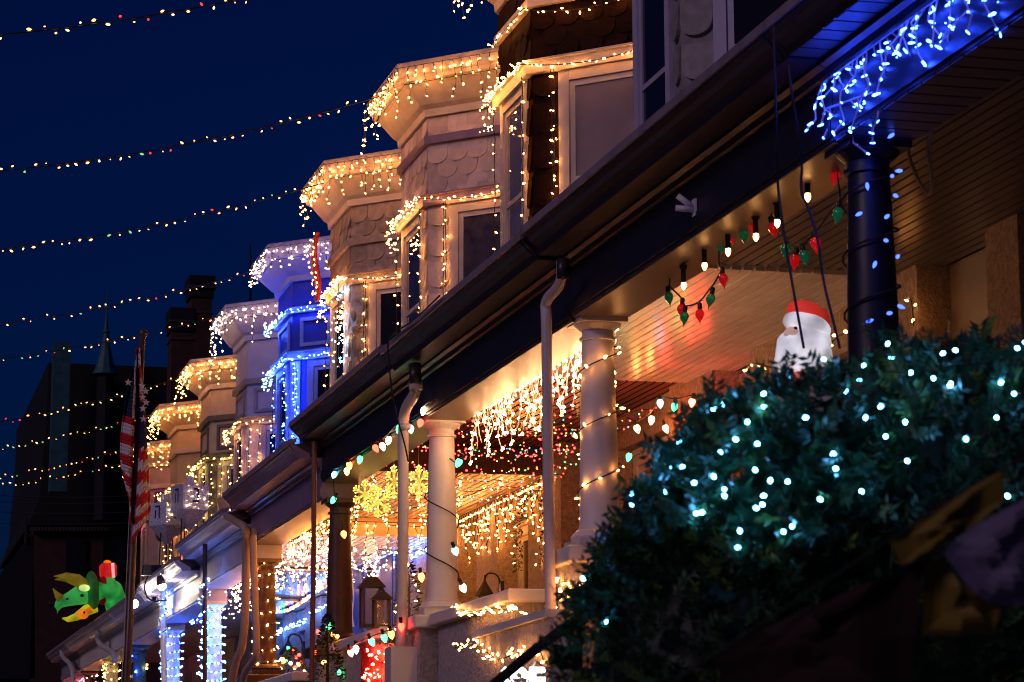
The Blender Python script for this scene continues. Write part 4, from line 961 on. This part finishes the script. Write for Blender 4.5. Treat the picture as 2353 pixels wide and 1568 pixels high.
# ------------------------------------------------------------------ black handrail and lit sign
hr_ = thing('handrail', W(1140,1575,Y=10.2), 'sloping black iron handrail rising into the hedge', 'railing')
MB().tube([W(1120,1585,Y=10.2), W(1215,1505,Y=10.0), W(1290,1448,Y=9.7), W(1370,1400,Y=9.4)], .021, 10).build('top_rail', M['black_iron'], hr_, smooth=True)
for x, y, Y_ in ((1150,1562,10.13),(1330,1424,9.55)):
    p = W(x,y,Y=Y_); MB().tube([p, Vector((p.x,p.y,1.05))], .014, 8).build('post', M['black_iron'], hr_)
GM['sign'] = glow('lamp_sign', (.75,.9,1), 7)
sg = thing('lit_sign', W(1195,1600,Y=10.4), 'small white glowing letter sign under the black handrail', 'sign')
p = W(1192,1568,Y=10.4)
def text(body, size, ext_, mm, parent, loc, rot, name='lettering'):
    cu = bpy.data.curves.new(name, 'FONT'); cu.body = body; cu.size = size; cu.extrude = ext_; cu.align_x = 'CENTER'; cu.align_y = 'CENTER'; cu.offset = size*.03
    tmp = bpy.data.objects.new('tmp', cu); col.objects.link(tmp); dg = bpy.context.evaluated_depsgraph_get()
    me = bpy.data.meshes.new_from_object(tmp.evaluated_get(dg)); bpy.data.objects.remove(tmp); me.materials.clear(); me.materials.append(mm)
    o = bpy.data.objects.new(name, me); col.objects.link(o); o.parent = parent; o.location = Vector(loc)-wloc(parent); o.rotation_euler = rot; return o
text('49F', .15, .012, GM['sign'], sg, p, (R(90),0,R(-8)))
MB().box(p.x-.2,p.x+.2,p.y+.03,p.y+.05,p.z-.3,p.z-.05).build('backboard', M['black_iron'], sg)
MB().tube([p+Vector((0,.04,-.1)), Vector((p.x,p.y+.04,1.0))], .015, 8).build('post', M['black_iron'], sg)
MB().tube([W(1213,1550,Y=10.4), W(1230,1520,Y=10.4)], .004, 5).build('wire', M['wire_white'], sg)

# ------------------------------------------------------------------ snowflakes
def snowflake(x, y, r_, X, label, squash=1.0):
    c = W(x,y,X=X); t = thing('snowflake_light', c, label, 'snowflake', 'glowing snowflakes in the brown porch')
    b = MB(); ax = Vector((math.cos(R(-35)), math.sin(R(-35)), 0))*squash; up = Vector((0,0,1)); bp = []
    for i in range(6):
        a = R(60*i+90); d = ax*math.cos(a)+up*math.sin(a); n = ax*-math.sin(a)+up*math.cos(a)
        b.tube([c, c+d*r_], .011, 6); bp += [c+d*r_*f for f in (.35,.65,.97)]
        for f, l in ((.45,.42),(.72,.30)):
            for s_ in (-1,1):
                b.tube([c+d*r_*f, c+d*r_*(f+l*.6)+n*s_*r_*l*.62], .009, 5)
                bp.append(c+d*r_*(f+l*.6)+n*s_*r_*l*.62)
    b.build('frame', M['snow_acrylic'], t)
    for p in bp: place('bulb', bulbmesh('tiny','n_gold'), p-Vector((.0,.014,0)), t, rq(1.4))
    MB().tube([c+up*r_, Vector((c.x, c.y, 4.83))], .0025, 4).build('cord', M['wire_white'], t)
snowflake(838,1136,.14,4.95,'yellow glowing snowflake hung in front of the others, showing its full face')
snowflake(868,1155,.15,5.10,'lowest yellow glowing snowflake of the cluster in the brown porch')
snowflake(905,1108,.16,5.00,'yellow glowing snowflake half hidden by the white drainpipe', .6)
snowflake(962,1108,.155,5.05,'yellow glowing snowflake between the white drainpipe and the white column', .7)

# ------------------------------------------------------------------ lanterns, wall lamps
def lantern(x, y, w_, h_, X, label):
    c = W(x,y,X=X); t = thing('lantern', c, label, 'lantern', 'metal lanterns on the porch wall'); hw = w_/2
    MB().box(c.x-hw,c.x+hw,c.y-hw,c.y+hw,c.z,c.z+.03).build('base', M['lantern_metal'], t)
    for sx in (-1,1):
        for sy in (-1,1): MB().box(c.x+sx*(hw-.012)-.010,c.x+sx*(hw-.012)+.010,c.y+sy*(hw-.012)-.010,c.y+sy*(hw-.012)+.010,c.z+.031,c.z+h_*.72).build('post', M['lantern_metal'], t)
    MB().box(c.x-hw*.8,c.x+hw*.8,c.y-hw*.8,c.y+hw*.8,c.z+.031,c.z+h_*.71).build('glass', M['glass_clear'], t)
    z = c.z+h_*.72; r_ = MB(); a = [(c.x+sx*(hw+.02), c.y+sy*(hw+.02), z+.001) for sx, sy in ((-1,-1),(1,-1),(1,1),(-1,1))]; q = [(c.x+sx*hw*.45, c.y+sy*hw*.45, z+h_*.2) for sx, sy in ((-1,-1),(1,-1),(1,1),(-1,1))]
    r_.raw(a+q, [(0,1,5,4),(1,2,6,5),(2,3,7,6),(3,0,4,7),(4,5,6,7),(3,2,1,0)]); r_.build('roof', M['lantern_metal'], t)
    MB().tube([Vector((c.x-hw*.4,c.y,z+h_*.2)), Vector((c.x-hw*.3,c.y,z+h_*.27)), Vector((c.x+hw*.3,c.y,z+h_*.27)), Vector((c.x+hw*.4,c.y,z+h_*.2))], .006, 6).build('handle', M['lantern_metal'], t)
lantern(853,1443,.20,.52,4.80,'tall metal lantern on the porch wall behind a smaller one')
lantern(876,1445,.15,.36,4.68,'short metal lantern standing before the tall one')
def walllamp(x, y, X, s, label):
    c = W(x,y,X=X); t = thing('wall_lamp', c, label, 'lamp', 'unlit hooded wall lamps')
    MB().lathe([(.13*s,0),(.125*s,.02*s),(.03*s,.17*s),(.015*s,.20*s),(.008*s,.27*s)], c, 8).build('hood', M['black_iron'], t)
    MB().lathe([(.05*s,-.22*s),(.085*s,-.001)], c, 8).build('glass', M['glass_clear'], t)
    MB().tube(smooth([c+Vector((0,0,.22*s)), c+Vector((.03*s,-.03*s,.3*s)), c+Vector((.16*s,-.05*s,.28*s)), c+Vector((.2*s,-.06*s,.12*s))]), .012*s, 6).build('arm', M['black_iron'], t)
    p = c+Vector((.2*s,-.06*s,.05*s)); MB().box(p.x-.01,p.x+.03*s,p.y-.05*s,p.y+.05*s,p.z-.14*s,p.z+.14*s).build('backplate', M['black_iron'], t)
walllamp(1114,1370,6.75,.85,'black hooded wall lamp beside the tan porch door')
walllamp(662,1505,6.75,1.1,'black hooded wall lamp beside the small lit tree')

# ------------------------------------------------------------------ small evergreens
def conifer(x, y, X, h_, rad, label, cols, nb, name='potted_tree', spiral=False, mm='garland_green'):
    c = W(x,y,X=X); t = thing(name, c, label, 'tree', None); b = MB(); pts = []
    for i in range(700):
        f = rnd.random(); a = rnd.random()*6.283
        rr = rad*(1-f)**.8*rnd.uniform(.55,1.05)
        if spiral: rr *= .55+.45*abs(math.sin(f*11+a*.5))
        p = c+Vector((rr*math.cos(a), rr*math.sin(a), .12+f*(h_-.12))); e = Vector((math.cos(a),math.sin(a),rnd.uniform(-.3,.5))).normalized()*rnd.uniform(.03,.06); w_ = e.orthogonal().normalized()*.010
        b.face([p, p+e*.5+w_, p+e, p+e*.5-w_])
        if i % max(1, 700//nb) == 0 and nb: pts.append(p+e)
    f_ = b.build('crown', M[mm], t); f_['kind'] = 'stuff'
    MB().tube([c, c+Vector((0,0,h_*.9))], [.02,.006], 6).build('trunk', M['twig'], t)
    MB().lathe([(.09,-.16),(.12,.0)], c, 12).build('pot', M['brown_paint'], t)
    for p in pts: place('bulb', bulbmesh('mini' if len(cols) < 3 else 'c7', random.choice(cols)), p, t, rq(1.4))
conifer(940,1560,4.75,1.0,.24,'clipped evergreen with warm lights beside the white drainpipe',['warm'],26,spiral=True)
conifer(672,1570,5.2,.42,.20,'small bushy evergreen with coloured lights below the hooded lamp',['red','green','amber','white'],16)
conifer(752,1590,4.55,.75,.17,'slim evergreen with coloured bulbs before the pink-lit pier',['amber','purple','red','green'],8)
# red tinsel box with bulbs
tb = thing('tinsel_curtain', W(870,1590,X=4.66), 'red glittering tinsel curtain with warm lights under the lanterns', 'decoration')
b = MB()
for i in range(26):
    x_ = 828+i*3.0; a = W(x_,1478+4*math.sin(i),X=4.64); q = W(x_+2,1600,X=4.64); b.obox(a, Vector((.012,0,0)), Vector((0,-.05,0)), q-a)
b.build('tinsel', M['tinsel_red'], tb)
for _ in range(22): place('bulb', bulbmesh('mini', random.choice(['warm','hot_red','hot_red'])), W(random.uniform(828,900),random.uniform(1490,1560),X=4.60), tb, rq(1.4))
for _ in range(8): place('bulb', bulbmesh('c7','hot_red'), W(random.uniform(835,895),random.uniform(1500,1565),X=4.56), tb, rq(1.4), (.6,.6,.6))  # red bulbs added to throw a pink glow on the pier
bl = [(W(806,1500,X=4.45),'hot_red'),(W(818,1492,X=4.5),'white'),(W(854,1475,X=4.5),'green'),(W(883,1466,X=4.5),'green'),(W(899,1458,X=4.5),'orange'),(W(922,1440,X=4.45),'red')]
c9string('large bulbs draped over the red tinsel curtain', [smooth([p+Vector((0,0,.05)) for p, c in bl])], bl)
# blue door banner of the tan porch
bn = MB(); a = W(830,1310,X=6.6)
tag(MB().obox(W(800,1312,X=6.7), Vector((.02,0,0)), Vector((0,-1.0,0)), Vector((0,0,-1.3))).build('blue_banner', M['blue_door']), 'bright blue cloth panel with white winter branches behind the lanterns', 'banner')
tag(MB().obox(W(874,1285,X=6.8), Vector((.02,0,0)), Vector((0,-.75,0)), Vector((0,0,-1.0))).build('blue_curtain', M['blue_door']), 'bright blue cloth strip hanging beside the tall lantern', 'banner')
wb = MB(); 
for j in range(5):
    p = W(806+j*2,1440,X=6.66); q = [p]
    for i in range(6): q.append(q[-1]+Vector((random.uniform(-.02,.01), random.uniform(-.06,.06), .13)))
    wb.tube(q, .006, 4)
tag(wb.build('bare_branches', M['white_paint'], None), 'bunch of white frosted branches before the blue cloth panel', 'decoration')
# garland round the tan porch window
gw = thing('garland', W(1220,1150,X=7.0), 'green garland with warm lights round the window of the tan porch', 'garland')
gl = smooth([W(1190,1310,X=7.0),W(1192,1160,X=7.0),W(1205,1145,X=7.0),W(1245,1135,X=7.0),W(1252,1160,X=7.0),W(1250,1310,X=7.0)],1)
b = MB()
for p in sample(gl, .0045, .05):
    e = Vector((rnd.uniform(-1,1),rnd.uniform(-1,1),rnd.uniform(-1,1))).normalized()*.05; w_ = e.orthogonal().normalized()*.009; b.face([p-e*.5,p+w_,p+e*.5,p-w_])
f_ = b.build('needles', M['garland_green'], gw); f_['kind'] = 'stuff'
for p in sample(gl, .10, .04): place('bulb', bulbmesh('mini','warm'), p-Vector((.05,0,0)), gw, rq(1.4))

# ------------------------------------------------------------------ flag
fp = thing('flagpole', W(288,1640,Y=19.4), 'leaning brown flagpole with gold ball in the front yards', 'flagpole')
ptop = W(327,772,Y=19.4); pbot = W(288,1640,Y=19.4)
MB().tube([Vector((pbot.x-.06,pbot.y,1.1)), pbot, ptop], [.030,.030,.024], 12).build('pole', M['pole_wood'], fp, smooth=True)
MB().ell(ptop+Vector((.008,0,.02)), (.036,)*3, 12, 8).build('finial', M['pole_wood'], fp, smooth=True)
MB().tube([ptop+Vector((-.04,-.02,-.1)), pbot+Vector((-.04,-.02,0))], .003, 4).build('halyard', M['wire_white'], fp)
fl = thing('flag', ptop+Vector((0,0,-.1)), 'limp national flag of red and white stripes with starred blue canton', 'flag')
def lobe(name, left, right, fn, depth, nr=44, nc=8):
    """left/right: picture polylines of the hanging cloth's edges"""
    def ev(l, t):
        q = t*(len(l)-1); i = min(int(q), len(l)-2); f = q-i; return (l[i][0]+(l[i+1][0]-l[i][0])*f, l[i][1]+(l[i+1][1]-l[i][1])*f)
    b = MB(); g = []
    for r_ in range(nr+1):
        a, c = ev(left, r_/nr), ev(right, r_/nr)
        g.append([W(a[0]+(c[0]-a[0])*j/nc, a[1]+(c[1]-a[1])*j/nc, Y=19.4+depth*math.sin(math.pi*j/nc*1.7+r_*.06)-.03) for j in range(nc+1)])
    for r_ in range(nr):
        for j in range(nc): b.face([g[r_][j], g[r_+1][j], g[r_+1][j+1], g[r_][j+1]], fn((r_+.5)/nr, (j+.5)/nc))
    me = b.build(name, [M['flag_red'], M['flag_white'], M['flag_blue']], fl, smooth=True); s_ = me.modifiers.new('thick', 'SOLIDIFY'); s_.thickness = .004
    return g
def rightfn(t, u):
    if t < .22: return 0 if (t*18+u) % 2 < 1 else 1
    if t < .47+.06*u: return 2
    return int((t*17-u*1.3)) % 2
gR = lobe('right_fold', [(312,800),(312,900),(312,980),(310,1040),(306,1120),(300,1200),(298,1255)], [(322,800),(328,900),(336,960),(338,1020),(342,1080),(346,1150),(347,1180)], rightfn, .05)
def leftfn(t, u):
    if t < .30: return 2 if u < .8 else 1
    return int(t*15-.3*u) % 2
gL = lobe('left_fold', [(303,850),(292,900),(284,950),(277,1000),(275,1050),(283,1100),(296,1150),(300,1200)], [(312,830),(312,900),(310,960),(308,1010),(306,1060),(304,1110),(303,1160),(302,1200)], leftfn, .04)
st = MB()
def star(p, r_):
    pts_ = [p+Vector((math.cos(R(90+36*i))*r_*(1 if i % 2 == 0 else .4), -.02, math.sin(R(90+36*i))*r_*(1 if i % 2 == 0 else .4))) for i in range(10)]
    for i in range(10): st.face([p+Vector((0,-.02,0)), pts_[i], pts_[(i+1)%10]])
for x, y in ((326,888),(327,914),(328,940),(329,964),(334,900),(335,926),(294,880)): star(W(x,y,Y=19.33), .032)
st.build('stars', M['flag_white'], fl)['kind'] = 'stuff'

# ------------------------------------------------------------------ dreidels on the porch roof
def dreidel(x, y, Y, s, rz, letter, label):
    c = W(x,y,Y=Y); t = thing('dreidel', c, label, 'decoration', 'silver dreidels on the porch roof'); b = MB(); h = s*.5
    def rp(px_, py, pz): a = rz; return c+Vector((px_*math.cos(a)-py*math.sin(a), px_*math.sin(a)+py*math.cos(a), pz))
    q = [(-h,-h),(h,-h),(h,h),(-h,h)]
    lo = [rp(*p, -h) for p in q]; hi = [rp(*p, h*.75) for p in q]; tip = rp(0,0,-h-s*.75)
    b.raw(lo+hi+[tip], [(0,1,5,4),(1,2,6,5),(2,3,7,6),(3,0,4,7),(4,5,6,7),(1,0,8),(2,1,8),(3,2,8),(0,3,8)])
    b.build('body', M['dreidel_mesh'], t)
    MB().lathe([(s*.14,h*.751),(s*.14,h*.75+s*.30),(s*.10,h*.75+s*.36),(s*.03,h*.75+s*.39)], c, 12).build('handle', M['dreidel_mesh'], t, smooth=True)
    for k_, (n_, u_) in enumerate((((0,-1),(1,0)), ((-1,0),(0,-1)))):
        L_ = MB()
        def fp_(u, z): o_ = (n_[0]*(h+.004)+u_[0]*u, n_[1]*(h+.004)+u_[1]*u); return rp(o_[0], o_[1], z)
        for (u0,u1,z0,z1) in (((-.06,.10,.16,.22),(.04,.10,-.14,.16),(-.10,.12,-.2,-.14)) if (letter+k_) % 2 else ((-.12,.12,.16,.22),(.06,.12,-.2,.16),(-.12,-.06,-.2,.08))):
            u0, u1, z0, z1 = [v*s*1.2 for v in (u0,u1,z0,z1)]
            L_.face([fp_(u0,z0), fp_(u1,z0), fp_(u1,z1), fp_(u0,z1)])
        L_.build('letter', M['dreidel_letter'], t)
    for sx in (-1,1): MB().tube([rp(sx*h*.6,0,-h-.05), Vector((c.x+sx*h*.6, c.y, 4.9+(c.x-4.3)*.32))], .012, 6).build('stand_leg', M['black_iron'], t)
    for _ in range(26): place('bulb', bulbmesh('tiny','s_cream' if random.random() < .6 else 'white'), rp(random.uniform(-h,h), -h-.012, random.uniform(-h,h*.7)), t, rq(1.4))  # tiny glowing points stand for glitter glints on the mesh
dreidel(436,1142,41.5,.46,R(18),1,'upright silver blue dreidel with the tallest handle')
dreidel(408,1160,43.0,.44,R(-30),0,'silver blue dreidel half hidden behind the upright one')
dreidel(384,1180,42.0,.42,R(35),1,'pale glittering dreidel next to the toy figure')
fg = thing('toy_figure', W(368,1232,X=5.2), 'small toy animal in red cap and scarf on the porch roof', 'figure')
c = W(368,1236,X=5.2)
MB().ell(c+Vector((0,0,.10)), (.09,.09,.17)).ell(c+Vector((.02,0,.30)), (.075,.075,.085)).build('body', M['plush_brown'], fg, smooth=True)
MB().lathe([(.085,.34),(.08,.38),(.05,.47),(.01,.52)], c+Vector((.02,0,0)), 10).build('cap', M['flag_red'], fg, smooth=True)
MB().ell(c+Vector((.12,-.05,.22)), (.10,.06,.08)).build('gift', M['flag_red'], fg, smooth=True)

# ------------------------------------------------------------------ inflatable horned dinosaur leaning over the gutter
DY = 46.0
def dq(x, y, d=0): p = W(x,y,Y=DY); p.y += d; return p
dk = (W(201,1300,Y=DY)-W(200,1300,Y=DY)).length
di = thing('inflatable_dinosaur', dq(250,1400), 'green inflatable horned dinosaur with red scarf leaning over the gutter', 'inflatable')
b = MB()
b.tube([dq(x,y) for x, y in ((212,1362),(200,1362),(183,1368),(165,1375),(147,1382),(134,1389),(128,1397))], [dk*r_ for r_ in (24,26,23,18,14,11,5)], 14)
b.tube([dq(x,y) for x, y in ((140,1385),(133,1398),(131,1412))], [dk*8,dk*6,dk*1.5], 10)
b.tube([dq(x,y) for x, y in ((215,1358),(236,1362),(256,1350),(268,1345))], [dk*22,dk*26,dk*28,dk*24], 14); b.tube([dq(258,1350,.1), dq(268,1372,.35), dq(282,1400,.8)], [dk*24,dk*26,dk*26], 14)
moulded(b.build('head', M['dino_green'], di, smooth=True), .03, 4)
b = MB(); b.ell(dq(212,1358,.0), (dk*17,dk*40,dk*46), 18, 12, rot=Matrix.Rotation(R(-6),3,'Y').to_quaternion()); b.build('frill', M['dino_dark'], di, smooth=True)
b = MB(); b.tube([dq(x,y,-.12) for x, y in ((196,1352),(175,1333),(150,1325),(122,1326))], [dk*16,dk*13,dk*8,dk*.8], 12); b.build('horn', M['dino_yellow'], di, smooth=True)
b = MB(); b.tube([dq(x,y,.2) for x, y in ((196,1345),(178,1335),(152,1328),(128,1330))], [dk*14,dk*11,dk*7,dk*.8], 12); b.build('horn', M['dino_yellow'], di, smooth=True)
b = MB(); b.tube([dq(x,y,-.05) for x, y in ((140,1378),(131,1368),(121,1353))], [dk*11,dk*7,dk*.8], 12); b.build('horn', M['dino_yellow'], di, smooth=True)
MB().ell(dq(191,1354,-.24), (dk*13,dk*10,dk*8)).build('brow', M['dino_glow'], di, smooth=True)
b = MB(); b.ell(dq(186,1371,-.235), (dk*4.5,dk*3,dk*4)); b.ell(dq(153,1378,-.135), (dk*3,dk*2,dk*2.5)); b.build('eye', M['dino_ink'], di, smooth=True)
b = MB(); b.tube([dq(x,y) for x, y in ((222,1395),(200,1402),(175,1418),(155,1424),(143,1421))], [dk*12,dk*13,dk*9,dk*6,dk*1.5], 12); b.build('jaw', M['dino_lemon'], di, smooth=True)
b = MB(); b.ell(dq(188,1413,-.20), (dk*14,dk*9,dk*12)); b.ell(dq(203,1405,-.18), (dk*8,dk*8,dk*8)); b.build('small_friend', M['dino_orange'], di, smooth=True, label='orange smiling creature under the jaw')
MB().ell(dq(189,1411,-.37), (dk*2.5,dk*2,dk*3.5)).build('small_eye', M['dino_ink'], di, smooth=True)
b = MB(); b.tube([dq(x,y) for x, y in ((232,1328),(243,1345),(244,1366),(232,1387))], [dk*9,dk*11,dk*11,dk*8], 10, flat=2.2); b.build('scarf', M['scarf_red'], di, smooth=True)
bx = MB(); c0 = dq(250,1313); bx.obox(c0-Vector((dk*19,dk*19,dk*17)), Vector((dk*38,0,dk*3)), Vector((0,dk*38,0)), Vector((-dk*3,0,dk*34)))
o = bx.build('gift_box', M['dino_red'], di); bevel(o, .06, 3)
MB().obox(c0+Vector((dk*6,-dk*20,-dk*17)), Vector((dk*7,0,dk*.5)), Vector((0,dk*1.0,0)), Vector((-dk*3,0,dk*34))).build('ribbon', M['ribbon_pale'], di)
MB().ell(c0+Vector((-dk*4,0,dk*21)), (dk*9,dk*8,dk*5)).build('bow', M['dino_orange'], di, smooth=True)

# ------------------------------------------------------------------ floodlights on the gutter
GM['flood'] = glow('lamp_flood', (1,.82,.58), 260)
def flood(x, y, X, aim, label):
    c = W(x,y,X=X); t = thing('floodlight', c, label, 'floodlight', 'floodlights clipped to the gutter'); aim = Vector(aim).normalized(); q = aim.to_track_quat('Z','Y')
    h = MB().lathe([(.03,-.14),(.05,-.10),(.065,-.01),(.065,0)], seg=12).mesh('housing', M['black_iron'], smooth=True); place('housing', h, c, t, q)
    l = MB().ell((0,0,.02),(.062,.062,.05),12,8).mesh('lens', GM['flood']); place('lens', l, c, t, q)
    MB().tube([c-aim*.1, c-aim*.1+Vector((.08,0,.18))], .012, 6).build('arm', M['black_iron'], t)
flood(308,1388,4.18,(.2,-.85,-.1),'dazzling white floodlight under the gutter beside the flagpole')
flood(371,1345,4.28,(.2,-.1,-.9),'white floodlight washing the white porch eave')
fb = thing('floodlight', W(345,1310,X=4.25), 'unlit black box floodlight with hanging cable on the white gutter', 'floodlight', 'floodlights clipped to the gutter')
c = W(345,1312,X=4.25); MB().obox(c+Vector((-.12,-.1,-.07)), Vector((.26,.05,.0)), Vector((0,.18,0)), Vector((.02,0,.15))).build('housing', M['black_iron'], fb)
MB().tube(smooth([c, c+Vector((-.1,0,-.25)), c+Vector((0,0,-.45)), c+Vector((.25,0,-.42))]), .012, 5).build('cable', M['wire_dark'], fb)

# ------------------------------------------------------------------ church and chimney beyond the row
CY = 105.0
def cp(x, y): return W(x,y,Y=CY)
def slab(b, pts, depth=14, mi=0):
    """thick solid over a picture outline, standing at the church front"""
    P = [cp(x,y) for x, y in pts]; n = len(P); Q = [p+Vector((0,depth,0)) for p in P]
    b.raw(P+Q, [tuple(range(n))[::-1], tuple(range(n,2*n))]+[(i,(i+1)%n,n+(i+1)%n,n+i) for i in range(n)], mi); return b
ch = thing('church', Vector((cp(200,1500).x, CY, 0)), 'dark brick church with steep slate roof looming beyond the row', 'church')
gz = -.1
def wallbox(b, x0, x1, ytop, dep, off=0):
    a, c = cp(x0,ytop), cp(x1,ytop); b.box(a.x,c.x,CY+off,CY+off+dep,gz,a.z); return b
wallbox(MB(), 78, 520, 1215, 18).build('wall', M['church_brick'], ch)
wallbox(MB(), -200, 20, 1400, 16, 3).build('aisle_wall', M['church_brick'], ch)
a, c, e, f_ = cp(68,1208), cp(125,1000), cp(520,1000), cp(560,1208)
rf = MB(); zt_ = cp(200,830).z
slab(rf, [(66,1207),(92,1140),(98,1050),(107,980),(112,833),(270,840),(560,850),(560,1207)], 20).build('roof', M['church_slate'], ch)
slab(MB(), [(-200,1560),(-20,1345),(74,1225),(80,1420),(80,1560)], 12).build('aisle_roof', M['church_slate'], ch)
b = MB()
for i in range(34):
    p = cp(72+i*8,1213); b.box(p.x-.035*1.5,p.x+.035*1.5,CY-.35,CY-.01,p.z-.16,p.z)
b.build('dentils', M['church_stone'], ch)['kind'] = 'stuff'
p = cp(68,1206); q = cp(560,1206); MB().box(p.x,q.x,CY-.4,CY-.011,p.z+.01,p.z+.22).build('eaves', M['church_slate'], ch)
p = cp(110,1390); q = cp(560,1390); MB().box(p.x,q.x,CY-.12,CY-.011,p.z,p.z+.16).build('string_course', M['church_stone'], ch)
for x0 in (150,235):
    p = cp(x0,1330); q = cp(x0+50,1240); MB().box(p.x,q.x,CY-.1,CY-.011,p.z,q.z).build('window', M['pane_dark'], ch)
a = cp(116,1120); c = cp(158,800); q = cp(154,800)
tw1 = MB(); tw1.box(cp(116,800).x, cp(155,800).x, CY-1.6, CY-1.0, cp(116,1140).z, cp(116,800).z); tw1.build('turret', M['church_teal'], ch)
cc_ = cp(236,870); MB().lathe([(.55,0),(.42,.25),(.22,1.0),(.10,1.7),(.16,1.75),(.10,1.85),(.03,2.6),(.012,3.6)], (cc_.x,CY-1,cc_.z), 10).build('pinnacle', M['church_teal'], ch)
MB().tube([(cc_.x,CY-1,cc_.z-.0), (cc_.x,CY-1,cc_.z-6)], .34, 8).build('pinnacle_shaft', M['church_slate'], ch)
mk = cp(60,1250); MB().tube([mk, mk+Vector((0,0,1.2))], [.12,.01], 6).build('finial', M['church_slate'], ch)
KY = 88.0
def kp(x, y): return W(x,y,Y=KY)
ck = thing('chimney', Vector((kp(440,1300).x, KY, 0)), 'tall dark brick double chimney stack with corbelled bands', 'chimney')
def stack(x0, x1, ytop, name, bands):
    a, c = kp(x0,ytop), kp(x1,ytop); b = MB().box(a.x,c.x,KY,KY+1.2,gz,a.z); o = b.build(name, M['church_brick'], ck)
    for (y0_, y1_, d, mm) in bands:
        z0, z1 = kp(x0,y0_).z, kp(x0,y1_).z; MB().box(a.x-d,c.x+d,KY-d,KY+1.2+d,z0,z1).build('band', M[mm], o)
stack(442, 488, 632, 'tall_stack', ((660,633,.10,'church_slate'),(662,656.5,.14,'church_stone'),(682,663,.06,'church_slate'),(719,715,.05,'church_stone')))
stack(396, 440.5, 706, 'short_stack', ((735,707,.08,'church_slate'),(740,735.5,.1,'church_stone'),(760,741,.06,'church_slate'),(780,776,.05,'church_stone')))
am = W(575,700,Y=80)
tag(MB().tube([Vector((am.x,80,0)), am, W(575,560,Y=80)], [.07,.05,.02], 6).tube([W(567,655,Y=80), W(583,655,Y=80)], .03, 5).build('aerial_mast', M['church_slate']), 'thin dark aerial mast beyond the lavender bay', 'mast')
# further overhead strings nearer the camera, above the frame, mirrored in the upper windows
for yy, lab in ((17.5, 'overhead string of coloured bulbs tied to the grey-violet bay'), (13.0, 'overhead string of coloured bulbs tied above the grey porch')):
    line = [Vector((5.72-14.7*t/40, yy, 9.7-4*1.0*(t/40)*(1-t/40))) for t in range(41)]
    string('overhead_light_string', lab, 'light string', [line], sample(line, .12, .03), SP, 'street', 'strings of bulbs over the street', spread=2, wr=.007)
tag(MB().tube(smooth([W(x,y,X=4.24) for x, y in [(1010,680),(950,738),(905,765),(890,785),(893,830),(900,900),(912,960),(930,1020),(938,1060)]]), .007, 6).build('hanging_cable', M['wire_dark']), 'thin black cable looping off the gutter beside the white drainpipe', 'cord')
